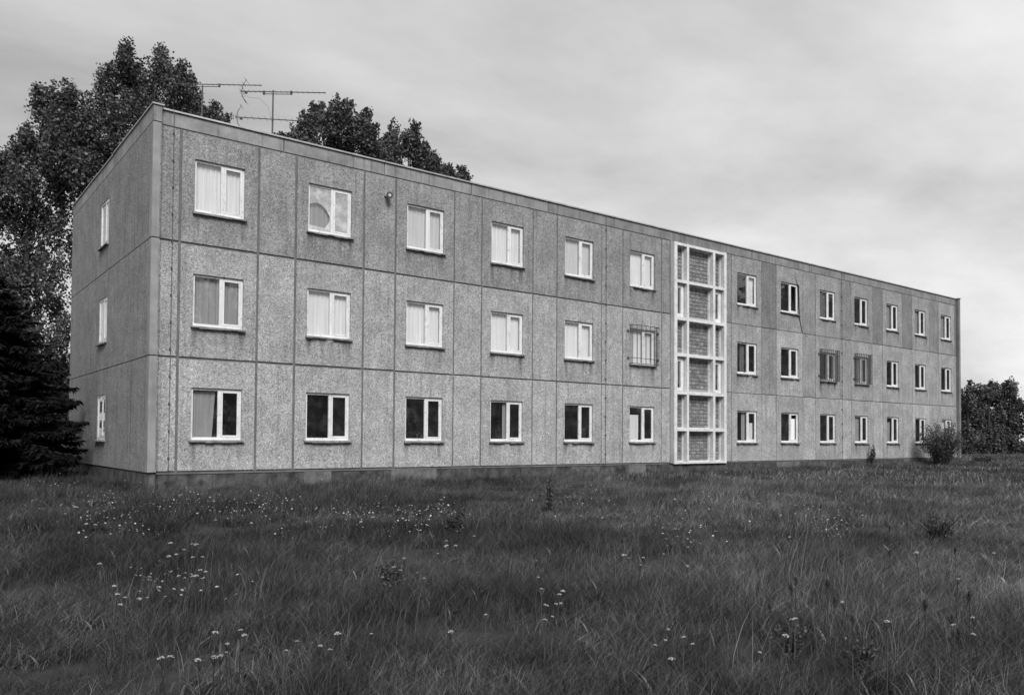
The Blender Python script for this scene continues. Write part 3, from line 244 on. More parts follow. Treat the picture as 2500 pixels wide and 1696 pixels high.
# ------------------------------------------------------------------ materials (a black and white photograph: every colour is a grey)
class NT:
    def __init__(self, name):
        self.m = bpy.data.materials.new(name); self.m.use_nodes = True
        self.t = self.m.node_tree; self.t.nodes.clear()
        self.out = self.t.nodes.new('ShaderNodeOutputMaterial')
    def n(self, t, ins=None, **kw):
        x = self.t.nodes.new(t)
        for k, v in kw.items(): setattr(x, k, v)
        for k, v in (ins or {}).items(): self.set(x.inputs[k], v)
        return x
    def set(self, sock, v):
        if isinstance(v, bpy.types.NodeSocket): self.t.links.new(v, sock)
        elif isinstance(v, bpy.types.Node): self.t.links.new(v.outputs[0], sock)
        elif sock.type == 'RGBA' and isinstance(v, (int, float)): sock.default_value = (v, v, v, 1)
        else: sock.default_value = v
    def math(self, op, a, b=0.0, c=None, clamp=False):
        x = self.n('ShaderNodeMath', operation=op, use_clamp=clamp)
        self.set(x.inputs[0], a); self.set(x.inputs[1], b)
        if c is not None: self.set(x.inputs[2], c)
        return x.outputs[0]
    def ramp(self, fac, a, b, lo, hi, smooth=True):
        x = self.n('ShaderNodeMapRange', interpolation_type='SMOOTHSTEP' if smooth else 'LINEAR')
        for k, v in zip(('Value', 'From Min', 'From Max', 'To Min', 'To Max'), (fac, a, b, lo, hi)):
            self.set(x.inputs[k], v)
        return x.outputs[0]
    def noise(self, vec, scale, detail=4, rough=.55, dist=0.0):
        x = self.n('ShaderNodeTexNoise', {'Scale': scale, 'Detail': detail, 'Roughness': rough, 'Distortion': dist})
        if vec is not None: self.set(x.inputs['Vector'], vec)
        return x.outputs[0]
    def coord(self, which='Object'):
        return self.n('ShaderNodeTexCoord').outputs[which]
    def mapping(self, vec, scale=(1, 1, 1), loc=(0, 0, 0)):
        x = self.n('ShaderNodeMapping'); self.set(x.inputs[0], vec)
        x.inputs['Scale'].default_value = scale
        self.set(x.inputs['Location'], loc)
        return x.outputs[0]
    def grey(self, v):
        x = self.n('ShaderNodeCombineColor')
        for i in range(3): self.set(x.inputs[i], v)
        return x.outputs[0]
    def bump(self, h, strength=.4, dist=.01):
        return self.n('ShaderNodeBump', {'Height': h, 'Strength': strength, 'Distance': dist}).outputs[0]
    def principled(self, val, rough=.85, normal=None, **kw):
        x = self.n('ShaderNodeBsdfPrincipled')
        self.set(x.inputs['Base Color'], self.grey(val) if isinstance(val, bpy.types.NodeSocket) else val)
        self.set(x.inputs['Roughness'], rough)
        if normal is not None: self.set(x.inputs['Normal'], normal)
        for k, v in kw.items(): self.set(x.inputs[k], v)
        self.t.links.new(x.outputs[0], self.out.inputs[0])
        return x
    def surface(self, node):
        self.t.links.new(node if isinstance(node, bpy.types.NodeSocket) else node.outputs[0], self.out.inputs[0])

def rnd_offset(n, co, k=37.0):
    oi = n.n('ShaderNodeObjectInfo')
    off = n.math('MULTIPLY', oi.outputs['Random'], k)
    c = n.n('ShaderNodeCombineXYZ', {0: off, 1: 0.0, 2: n.math('MULTIPLY', off, 1.7)})
    a = n.n('ShaderNodeVectorMath', operation='ADD'); n.set(a.inputs[0], co); n.set(a.inputs[1], c.outputs[0])
    return a.outputs[0], oi

def mat_aggregate(name, drip=False, streak=.25, level=.74):
    """exposed pebble concrete; origin of each panel is its lower corner on the outer face"""
    n = NT(name)
    co = n.coord()
    v, oi = rnd_offset(n, co)
    vor = n.n('ShaderNodeTexVoronoi', {'Vector': v, 'Scale': 40.0, 'Randomness': 1.0})
    rc = n.n('ShaderNodeSeparateColor', {0: vor.outputs['Color']})
    peb = n.ramp(rc.outputs[0], 0, 1, .42, .62, False)
    darkpeb = n.ramp(rc.outputs[1], .74, .86, 1.0, .60)
    litpeb = n.ramp(rc.outputs[2], .90, .95, 1.0, 1.4)
    peb = n.math('MULTIPLY', peb, n.math('MULTIPLY', darkpeb, litpeb))
    vor2 = n.n('ShaderNodeTexVoronoi', {'Vector': v, 'Scale': 15.0})
    big = n.ramp(n.n('ShaderNodeSeparateColor', {0: vor2.outputs['Color']}).outputs[1], 0, 1, .90, 1.10, False)
    gap = n.ramp(vor.outputs['Distance'], .45, .7, 1.0, .76)
    fine = n.ramp(n.noise(v, 85, 3), .3, .7, .80, 1.20, False)
    blot = n.ramp(n.noise(v, 1.3, 6, .62), .3, .72, .80, 1.14)
    st = n.noise(n.mapping(v, (7, 7, .28)), 1.0, 5, .6)
    stk = n.ramp(st, .48, .72, 1.0, 1.0 - streak)
    val = n.math('MULTIPLY', n.math('MULTIPLY', peb, gap), n.math('MULTIPLY', fine, big))
    val = n.math('MULTIPLY', val, n.math('MULTIPLY', blot, stk))
    if drip:   # dirt runs under the sill: own shape, jagged, different on every panel
        sx = n.n('ShaderNodeSeparateXYZ', {0: co})
        dn = n.noise(n.mapping(v, (9, 9, .35)), 1.0, 4, .6)
        below = n.ramp(sx.outputs[2], .02, .70, 0.0, 1.0)
        under = n.math('LESS_THAN', sx.outputs[2], .71)
        inx = n.math('MULTIPLY', n.ramp(sx.outputs[0], .28, .40, 0, 1), n.ramp(sx.outputs[0], 1.58, 1.72, 1, 0))
        ends = n.math('ADD', n.ramp(n.math('ABSOLUTE', n.math('SUBTRACT', n.math('ABSOLUTE', n.math('SUBTRACT', sx.outputs[0], .98)), .60)), .02, .16, .22, 0), 0.0)
        mask = n.math('MULTIPLY', n.math('MULTIPLY', below, under), inx)
        mm = n.ramp(n.math('ADD', n.math('MULTIPLY', dn, 1.0), ends), .47, .75, 0, 1)
        top = n.ramp(sx.outputs[2], .52, .71, 0, .35)
        amt = n.math('MULTIPLY', n.math('MULTIPLY', mask, n.math('ADD', mm, top)), n.ramp(oi.outputs['Random'], 0, 1, .15, .95, False))
        val = n.math('MULTIPLY', val, n.math('SUBTRACT', 1.0, n.math('MULTIPLY', amt, .72)))
    tone = n.n('ShaderNodeSeparateColor', {0: oi.outputs['Color']}).outputs[0]
    val = n.math('MULTIPLY', n.math('MULTIPLY', val, tone), level)
    h = n.math('ADD', n.math('MULTIPLY', vor.outputs['Distance'], -1.0), n.math('MULTIPLY', peb, .6))
    n.principled(val, .92, n.bump(h, .55, .012))
    return n.m

def mat_concrete(name, base, var=.2, streak=.2, scale=1.0, rough=.88):
    n = NT(name)
    v, oi = rnd_offset(n, n.coord())
    a = n.ramp(n.noise(v, 1.6*scale, 7, .65), .28, .74, 1-var, 1+var)
    b = n.ramp(n.noise(v, 60, 3), .3, .7, .88, 1.12, False)
    s = n.ramp(n.noise(n.mapping(v, (6, 6, .5)), 1.0, 5, .62), .5, .75, 1.0, 1-streak)
    tone = n.n('ShaderNodeSeparateColor', {0: oi.outputs['Color']}).outputs[0]
    val = n.math('MULTIPLY', n.math('MULTIPLY', n.math('MULTIPLY', a, b), n.math('MULTIPLY', s, base)), tone)
    n.principled(val, rough, n.bump(n.noise(v, 45, 4), .25, .006))
    return n.m

def mat_simple(name, base, rough=.7, var=.15, scale=8, metal=0.0):
    n = NT(name)
    v, oi = rnd_offset(n, n.coord())
    a = n.ramp(n.noise(v, scale, 5, .6), .3, .7, 1-var, 1+var)
    n.principled(n.math('MULTIPLY', a, base), rough, None, Metallic=metal)
    return n.m

def mat_paint(name, base=.66):
    """old white paint with dirt and bare patches"""
    n = NT(name)
    v, oi = rnd_offset(n, n.coord())
    d = n.ramp(n.noise(v, 9, 6, .7), .52, .70, 1.0, .58)
    s = n.ramp(n.noise(v, 2.2, 4), .3, .7, .88, 1.06)
    n.principled(n.math('MULTIPLY', n.math('MULTIPLY', d, s), base), .5, n.bump(n.noise(v, 30, 4), .15, .003))
    return n.m

def mat_glass(name, refl=.02, tint=1.0, dust_or_sheen=.035):
    n = NT(name)
    co = n.coord()
    v, oi = rnd_offset(n, co)
    nb = n.bump(n.noise(v, 1.3, 2, .4), .06, .06)
    g = n.n('ShaderNodeNewGeometry')
    dt = n.n('ShaderNodeVectorMath', operation='DOT_PRODUCT'); n.set(dt.inputs[0], g.outputs['Incoming']); n.set(dt.inputs[1], g.outputs['Normal'])
    sch = n.math('POWER', n.math('SUBTRACT', 1.0, n.math('ABSOLUTE', dt.outputs['Value']), clamp=True), 5.0)
    fr = n.math('ADD', .04, n.math('MULTIPLY', sch, .96))     # both faces of the pane alike
    fac = n.math('ADD', fr, refl, clamp=True)
    tr = n.n('ShaderNodeBsdfTransparent', {'Color': tint})
    gl = n.n('ShaderNodeBsdfGlossy', {'Color': .95, 'Roughness': .015, 'Normal': nb})
    dirt = n.n('ShaderNodeBsdfDiffuse', {'Color': .75})  # pale film: thin dust, and the sky reflection painted onto the broken window
    dm = n.ramp(n.noise(v, 3.5, 6, .68), .40, .85, dust_or_sheen*.15, dust_or_sheen)
    mx = n.n('ShaderNodeMixShader'); n.set(mx.inputs[0], fac); n.set(mx.inputs[1], tr); n.set(mx.inputs[2], gl)
    m2 = n.n('ShaderNodeMixShader'); n.set(m2.inputs[0], dm); n.set(m2.inputs[1], mx); n.set(m2.inputs[2], dirt)
    n.surface(m2)
    return n.m

def mat_curtain(name, base, trans=.35, see=.0):
    n = NT(name)
    v, oi = rnd_offset(n, n.coord())
    w = n.ramp(n.noise(n.mapping(v, (26, 26, .6)), 1.0, 3), .3, .7, .88, 1.08)
    c = n.grey(n.math('MULTIPLY', w, base))
    d = n.n('ShaderNodeBsdfDiffuse', {'Color': c}); t = n.n('ShaderNodeBsdfTranslucent', {'Color': c})
    mx = n.n('ShaderNodeMixShader', {0: trans}); n.set(mx.inputs[1], d); n.set(mx.inputs[2], t)
    if see:
        tr = n.n('ShaderNodeBsdfTransparent')
        m2 = n.n('ShaderNodeMixShader', {0: see}); n.set(m2.inputs[1], mx); n.set(m2.inputs[2], tr)
        mx = m2
    n.surface(mx)
    return n.m

def mat_leaf(name, base, rough=.45, trans=.25, var=.35, spec=.5):
    n = NT(name)
    g = n.n('ShaderNodeNewGeometry')
    a = n.ramp(n.noise(g.outputs['Position'], .9, 4, .6), .3, .7, 1-var, 1+var)
    r = n.ramp(g.outputs['Random Per Island'], 0, 1, .65, 1.4, False)
    val = n.math('MULTIPLY', n.math('MULTIPLY', a, r), base)
    c = n.grey(val)
    p = n.n('ShaderNodeBsdfPrincipled', {'Base Color': c, 'Roughness': rough, 'Specular IOR Level': spec})
    t = n.n('ShaderNodeBsdfTranslucent', {'Color': c})
    mx = n.n('ShaderNodeMixShader', {0: trans}); n.set(mx.inputs[1], p); n.set(mx.inputs[2], t)
    n.surface(mx)
    return n.m

M = {}
M['panel'] = mat_aggregate('pebble_panel', False, .30)
M['win_panel'] = mat_aggregate('pebble_window_panel', True, .26)
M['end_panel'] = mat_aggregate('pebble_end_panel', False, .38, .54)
M['smooth'] = mat_concrete('smooth_concrete', .24, .2, .22)
M['parapet'] = mat_concrete('parapet_concrete', .19, .3, .55)
M['plinth'] = mat_concrete('plinth_concrete', .06, .75, .5, 2.2)
M['plinth_patch'] = mat_concrete('plinth_render', .13, .4, .45, 1.6)
M['seal'] = mat_concrete('joint_sealant', .13, .3, .2)
M['inner'] = mat_concrete('room_plaster', .30, .1, .05)
M['roof'] = mat_concrete('roof_felt', .10, .2, .0)
M['coping'] = mat_simple('coping_sheet', .42, .45, .2, 3, .6)
M['paint'] = mat_paint('white_window_paint')
M['lattice'] = mat_paint('white_lattice_paint', .62)
M['sill'] = mat_concrete('sill_concrete', .20, .3, .3, 3)
M['glass'] = mat_glass('window_glass')
M['painted_sheen'] = mat_glass('painted_sheen_glass', .10, .97, .80)  # whitened in colour to stand for sky mirrored in the broken window
M['net'] = mat_curtain('net_curtain', .64, .03)
M['bright_net'] = mat_curtain('bright_net_curtain', .93, .03)
M['grey_cloth'] = mat_curtain('grey_curtain', .34, .2)
M['pale_cloth'] = mat_curtain('pale_curtain', .50, .05)
M['dim_cloth'] = mat_curtain('dim_curtain', .20, .2, .25)
M['iron'] = mat_simple('rusty_iron', .07, .7, .4, 30)
M['dark'] = mat_simple('crack_shade', .015, .9, .1)
M['board'] = mat_simple('white_board', .8, .6, .05)
M['bark'] = mat_simple('bark', .03, .9, .4, 12)
M['poplar'] = mat_leaf('poplar_leaf', .08, .46, .2, .35, .4)
M['spruce'] = mat_leaf('spruce_needles', .010, .75, .05, .3, .15)
M['broad'] = mat_leaf('broad_leaf', .08, .55, .2, .5, .3)
M['bush'] = mat_leaf('bush_leaf', .075, .55, .2, .3, .3)
M['weed'] = mat_leaf('weed_leaf', .04, .5, .1, .3)
M['petal'] = mat_leaf('white_petal', .36, .7, .2, .1, .2)
M['seed'] = mat_simple('dark_seed', .012, .9, .3, 40)
M['antenna'] = mat_simple('antenna_metal', .06, .6, .3, 20)

def mat_block():
    n = NT('glass_block')
    v, oi = rnd_offset(n, n.coord(), 90)
    r = n.ramp(oi.outputs['Random'], 0, 1, .13, .22, False)
    w = n.ramp(n.noise(v, 9, 3), .3, .75, .7, 1.45)
    n.principled(n.math('MULTIPLY', r, w), .22, n.bump(n.noise(v, 14, 2), .5, .02))
    return n.m
M['block'] = mat_block()
M['mortar'] = mat_concrete('block_mortar', .11, .3, .1)

def mat_grass():
    n = NT('grass_blade')
    g = n.n('ShaderNodeNewGeometry')
    flat = n.mapping(g.outputs['Position'], (1, 1, 0))
    a = n.ramp(n.noise(flat, .25, 4, .6), .34, .66, .48, 1.5)
    b = n.ramp(n.noise(flat, 1.5, 5, .7), .34, .66, .5, 1.45)
    sp = n.n('ShaderNodeSeparateXYZ', {0: g.outputs['Position']})
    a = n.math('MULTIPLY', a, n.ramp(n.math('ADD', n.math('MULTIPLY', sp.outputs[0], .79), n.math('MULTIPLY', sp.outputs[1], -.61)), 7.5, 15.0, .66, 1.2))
    t = n.n('ShaderNodeAttribute', attribute_name='along').outputs['Fac']
    dry = n.n('ShaderNodeAttribute', attribute_name='dry').outputs['Fac']
    val = n.math('MULTIPLY', n.math('MULTIPLY', a, b), n.math('ADD', .037, n.math('MULTIPLY', dry, .20)))
    c = n.grey(val)
    p = n.n('ShaderNodeBsdfPrincipled', {'Base Color': c, 'Roughness': .5, 'Specular IOR Level': .35})
    tr = n.n('ShaderNodeBsdfTranslucent', {'Color': c})
    mx = n.n('ShaderNodeMixShader', {0: .25}); n.set(mx.inputs[1], p); n.set(mx.inputs[2], tr)
    n.surface(mx)
    return n.m
M['grass'] = mat_grass()
def mat_ground():
    n = NT('meadow_soil')
    g = n.n('ShaderNodeNewGeometry')
    a = n.ramp(n.noise(g.outputs['Position'], .25, 6, .6), .3, .7, .7, 1.3)
    b = n.ramp(n.noise(g.outputs['Position'], 9, 5, .7), .3, .7, .55, 1.45)
    n.principled(n.math('MULTIPLY', n.math('MULTIPLY', a, b), .016), .95, n.bump(n.noise(g.outputs['Position'], 12, 5), .8, .05))
    return n.m
M['ground'] = mat_ground()

# ------------------------------------------------------------------ ground
def gh(x, y):
    x = np.asarray(x, float); y = np.asarray(y, float)
    return (-.5 + .004*np.clip(x, 0, 45) + .035*np.sin(x*.55+1.3)*np.sin(y*.47)
            + .02*np.sin(x*1.7+y*1.1))
def grid_axis(c, near, far, step):
    a = list(np.arange(c-near, c+near+1e-6, step)); s = step
    lo, hi = a[0], a[-1]
    while hi < c+far:
        s *= 1.35; hi += s; lo -= s; a.append(hi); a.insert(0, lo)
    return np.array(a)
gx = grid_axis(15, 45, 1500, .8); gy = grid_axis(-2, 30, 1500, .8)
X, Y = np.meshgrid(gx, gy); Z = gh(X, Y)
Z = np.where((abs(X-15) > 60) | (abs(Y+2) > 45), -.38, Z)
nx, ny = len(gx), len(gy)
ii, jj = np.meshgrid(np.arange(nx-1), np.arange(ny-1))
q = (jj*nx+ii).ravel()
me = np_mesh('ground', np.stack([X, Y, Z], -1).reshape(-1, 3), np.stack([q, q+1, q+nx+1, q+nx], -1), M['ground'])
for p in me.polygons: p.use_smooth = True
tag(link('ground', me), kind='structure')

# ------------------------------------------------------------------ the building
rng = random.Random(7)
bld = empty('apartment_building')
tag(bld, 'abandoned three storey block of grey pebbled concrete panels with white framed windows', 'building')
ZF = [0.0, 2.80, 5.63]           # floor joints
ZT = [2.80, 5.63, 8.43]
COLS = [(.65, 2.61), (3.62, 5.64), (6.65, 8.69), (9.71, 11.78), (12.82, 14.90), (15.94, 17.99),
        (22.17, 24.19), (25.23, 27.20), (28.21, 30.24), (31.20, 33.18), (34.12, 36.06), (37.09, 38.93), (39.99, 41.86)]
WX = [(.99, 2.24), (3.97, 5.25), (7.03, 8.31), (10.09, 11.38), (13.18, 14.49), (16.31, 17.61),
      (22.54, 23.87), (25.57, 26.88), (28.56, 29.84), (31.50, 32.72), (34.49, 35.67), (37.38, 38.55), (40.27, 41.47)]
DZ = [(.79, 2.08), (.81, 2.10), (.82, 2.13)]
LEN, DEPTH, TH = 42.25, 10.80, .20
G = .028                         # half joint

def panel(name, mat, x0, x1, z0, z1, tone, hole=None, y0=0.0, jx=G, parent=bld, gz=G):
    """origin at the lower left outer corner; hole = (x0,x1,z0,z1)"""
    a, b, c, d = x0+jx, x1-jx, z0+gz, z1-gz
    ox, oz = x0, z0
    mb = MB()
    if hole:
        h0, h1, k0, k1 = hole
        for X0, X1, Z0, Z1 in ((a, h0, c, d), (h1, b, c, d), (h0, h1, c, k0), (h0, h1, k1, d)):
            mb.box(X0-ox, X1-ox, y0, y0+TH, Z0-oz, Z1-oz)
        # keep one clean ring: drop the inner touching faces
        me = mb.mesh(name, mat)
        bm = bmesh.new(); bm.from_mesh(me)
        kill = []
        for f in bm.faces:
            cx = f.calc_center_median(); nrm = f.normal
            if abs(nrm.y) > .5: continue
            if abs(nrm.z) > .5: continue
            for hx in (h0-ox, h1-ox):
                if abs(cx.x-hx) < 1e-4 and not (k0-oz < cx.z < k1-oz): kill.append(f)
        # faces of the short boxes on the hole sides
        for f in list(bm.faces):
            cx = f.calc_center_median()
            if abs(f.normal.x) > .5 and min(abs(cx.x-(h0-ox)), abs(cx.x-(h1-ox))) < 1e-4:
                zs = [v.co.z for v in f.verts]
                if max(zs)-min(zs) < (d-c)-.1 and f not in kill: kill.append(f)
        bmesh.ops.delete(bm, geom=list(set(kill)), context='FACES_ONLY')
        bm.to_mesh(me); bm.free()
        o = link(name, me, parent, (ox, 0, oz))
    else:
        mb.box(a-ox, b-ox, y0, y0+TH, c-oz, d-oz)
        o = mb.build(name, mat, parent, (ox, 0, oz), bevel=.006)
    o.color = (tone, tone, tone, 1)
    return o

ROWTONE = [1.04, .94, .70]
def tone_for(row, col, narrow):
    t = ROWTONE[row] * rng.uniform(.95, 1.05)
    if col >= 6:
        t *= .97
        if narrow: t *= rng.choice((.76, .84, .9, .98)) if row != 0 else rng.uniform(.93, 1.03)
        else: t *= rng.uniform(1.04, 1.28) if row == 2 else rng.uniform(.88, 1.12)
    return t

# window panels and the narrow panels between them
NARROW = [(.17, .65), (2.61, 3.62), (5.64, 6.65), (8.69, 9.71), (11.78, 12.82), (14.90, 15.94), (17.99, 18.48),
          (21.80, 22.17), (24.19, 25.23), (27.20, 28.21), (30.24, 31.20), (33.18, 34.12), (36.06, 37.09), (38.93, 39.99), (41.86, 42.05)]
for r in range(3):
    for c, (x0, x1) in enumerate(COLS):
        jx = (.037, .034, .03, .028, .026, .024)[c] if c < 6 else .013; gz = .032 if c < 2 else .024 if c < 6 else rng.choice((.011, .014, .018))
        t = tone_for(r, c, False)
        if (r, c) == (1, 8): t *= .84
        w = WX[c]; dz = DZ[r]
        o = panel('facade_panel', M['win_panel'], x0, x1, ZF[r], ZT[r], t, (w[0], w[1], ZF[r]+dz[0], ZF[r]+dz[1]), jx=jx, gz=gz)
        if (r, c) == (2, 7): o['label'] = 'cracked panel with a dark fissure beside its window'
    for c, (x0, x1) in enumerate(NARROW):
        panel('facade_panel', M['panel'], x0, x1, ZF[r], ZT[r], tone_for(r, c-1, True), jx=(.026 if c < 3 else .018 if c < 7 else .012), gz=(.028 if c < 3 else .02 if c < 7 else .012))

# sealant at the back of the joints
JX = sorted({round(v, 2) for p in COLS+NARROW for v in p} - {.17, 18.48, 21.80, 42.05})
for x in JX:
    MB().box(x-.05, x+.05, .028, .16, 0, 8.43).build('joint_strip', M['seal'], bld)
for z in (0.0, 2.80, 5.63, 8.43):
    for a, b in ((.2, 18.46), (21.82, 42.0)):
        MB().box(a, b, .032, .165, z-.05, z+.05).build('joint_strip', M['seal'], bld)

# end walls (they stand a little proud of the facade)
YE = [(-.12, 6.42), (6.42, 10.80)]
EW = (4.77, 5.91)
def end_panel(r, y0, y1, hole, tone):
    # built in wall coordinates: u runs from the far corner to the near one
    U = lambda y: DEPTH - y
    u0, u1 = U(y1), U(y0)
    a, b, c, d = u0+.01, u1-(.01 if y0 > 0 else 0), ZF[r]+.012, ZT[r]-.012
    mb = MB()
    if hole:
        h0, h1 = U(EW[1]), U(EW[0]); k0, k1 = ZF[r]+DZ[r][0]-.02, ZF[r]+DZ[r][1]-.02
        parts = ((a, h0, c, d), (h1, b, c, d), (h0, h1, c, k0), (h0, h1, k1, d))
    else:
        parts = ((a, b, c, d),)
    for X0, X1, Z0, Z1 in parts:
        mb.box(X0, X1, 0, TH, Z0, Z1)
    o = mb.build('end_wall_panel', M['end_panel'], bld, (-.03, DEPTH, 0))
    o.rotation_euler = (0, 0, -math.pi/2)
    o.color = (tone, tone, tone, 1)
for r in range(3):
    end_panel(r, *YE[0], True, (.98, .96, .93)[r]); end_panel(r, *YE[1], False, (.92, .95, .94)[r])
    MB().box(-.034, -.0305, -.118, .10, ZF[r]+.014, ZT[r]-.014).build('edge_strip', M['smooth'], bld)
    # smooth edge strip on the front of the near end wall
    o = MB().box(-.028, .145, -.135, -.1225, ZF[r]+.012, ZT[r]-.012).build('edge_strip', M['smooth'], bld, bevel=.004)
for x in (DEPTH-6.42,):
    o = MB().box(x-.03, x+.03, .03, .1, 0, 8.43).build('joint_strip', M['seal'], bld, (-.03, DEPTH, 0)); o.rotation_euler = (0, 0, -math.pi/2)
for z in (2.80, 5.63, 8.43):
    o = MB().box(.02, DEPTH+.1, .03, .1, z-.03, z+.03).build('joint_strip', M['seal'], bld, (-.03, DEPTH, 0)); o.rotation_euler = (0, 0, -math.pi/2)
o = MB().box(42.06, 42.25, -.15, DEPTH, -.02, 8.80).build('end_wall_panel', M['smooth'], bld); o.color = (.72,)*3+(1,)

# rear wall, rooms
MB().box(.17, 42.06, DEPTH-.2, DEPTH, 0, 8.43).build('rear_wall', M['end_panel'], bld)
for z in (-.02, 2.80, 5.63):
    MB().box(.17, 42.05, .2, DEPTH-.2, z-.12, z+.05).build('floor_slab', M['inner'], bld)
MB().box(.17, 42.05, .2, DEPTH-.2, 8.30, 8.60).build('roof_slab', M['roof'], bld)
MB().box(.172, 42.04, 4.1, 4.25, .052, 8.298).build('inner_wall', M['inner'], bld)
for x in [.5*(a+b) for a, b in NARROW[1:6]+NARROW[8:14]] + [18.3, 22.0]:
    MB().box(x-.06, x+.06, .205, 4.098, .052, 8.298).build('partition', M['inner'], bld)

# parapet, coping
PX = [.17, 3.26, 6.27, 9.32, 12.43, 15.52, 18.64, 21.70, 24.78, 27.80, 30.72, 33.66, 36.58, 39.5, 42.05]
for i in range(len(PX)-1):
    t = (1.32, 1.22, 1.2, 1.1, .95, .98, .88, .95, 1.05, .95, 1.08, .98, 1.0, 1.02)[i]
    o = MB().box(PX[i]+.012, PX[i+1]-.012, .012, .2, 8.445, 8.79).build('parapet_panel', M['parapet'], bld, bevel=.006)
    o.color = (t, t, t, 1)
    MB().box(PX[i]+.004, PX[i+1]-.004, -.035, .26, 8.795, 8.835).build('coping', M['coping'], bld)
MB().box(.19, 42.03, .04, .19, 8.40, 8.78).build('joint_strip', M['seal'], bld)
for y0, y1, dz in ((-.135, 4.30, .03), (4.30, 6.42, .0), (6.42, DEPTH, .012)):
    o = MB().box(-.028, .168, y0+.006, y1-.006, 8.445, 8.80+dz).build('parapet_panel', M['parapet'], bld); o.color = (1.28,)*3+(1,)
    MB().box(-.06, .21, y0-(.03 if y0 < 0 else -.003), y1-.003, 8.803+dz, 8.835+dz).build('coping', M['coping'], bld)
MB().box(42.02, 42.28, -.19, DEPTH, 8.805, 8.845).build('coping', M['coping'], bld)
MB().box(.17, 42.05, DEPTH-.2, DEPTH, 8.435, 8.80).build('parapet_panel', M['parapet'], bld)

# plinth
x = .0
k = 0
PL = [0.02, 1.55, 3.3, 5.1, 6.35, 8.3, 9.6, 11.5, 13.1, 14.9, 16.5, 18.0, 20.0, 22.2, 24.8, 27.2, 30.0, 33.0, 36.0, 39.0, 42.2]
for i in range(len(PL)-1):
    o = MB().box(PL[i]+.004, PL[i+1]-.004, .05, .2, -.9, -.045).build('plinth_block', M['plinth'], bld)
    t = rng.uniform(.8, 1.2); o.color = (t, t, t, 1)
for a, b in ((3.95, 4.75), (6.6, 8.15), (16.3, 17.2), (25.3, 27.0), (36.2, 37.6)):
    MB().box(a, b, .035, .0495, -.46, -.055).build('plinth_patch', M['plinth_patch'], bld, bevel=.004)
MB().box(-.012, .0195, .06, DEPTH, -.9, -.03).build('plinth_block', M['plinth'], bld)
MB().box(.0, .16, -.10, .048, -.9, -.035).build('plinth_block', M['plinth'], bld).color = (1.25, 1.25, 1.25, 1)
MB().box(42.21, 42.24, .06, DEPTH, -.9, -.03).build('plinth_block', M['plinth'], bld)

# ------------------------------------------------------------------ windows
def curtain_mesh(x0, x1, z0, z1, mat, y=.165, amp=.007, seed=0, taper=0.0):
    rg = random.Random(seed)
    n = max(12, int((x1-x0)*46)); rows = 5
    ph = rg.uniform(0, 6); fq = rg.uniform(38, 52)
    v = []; f = []
    for j in range(rows+1):
        w = j/rows
        for i in range(n+1):
            u = i/n
            xx = x0 + (x1-x0)*u*(1 - taper*(1-w))
            yy = y + amp*math.sin(fq*u*(x1-x0)+ph+.5*math.sin(7*u)) + .006*math.sin(91*u+3*w)
            v.append((xx, yy, z0+(z1-z0)*w))
    for j in range(rows):
        for i in range(n):
            a = j*(n+1)+i
            f.append((a, a+1, a+n+2, a+n+1))
    me = np_mesh('curtain', v, f, mat)
    for p in me.polygons: p.use_smooth = True
    return me

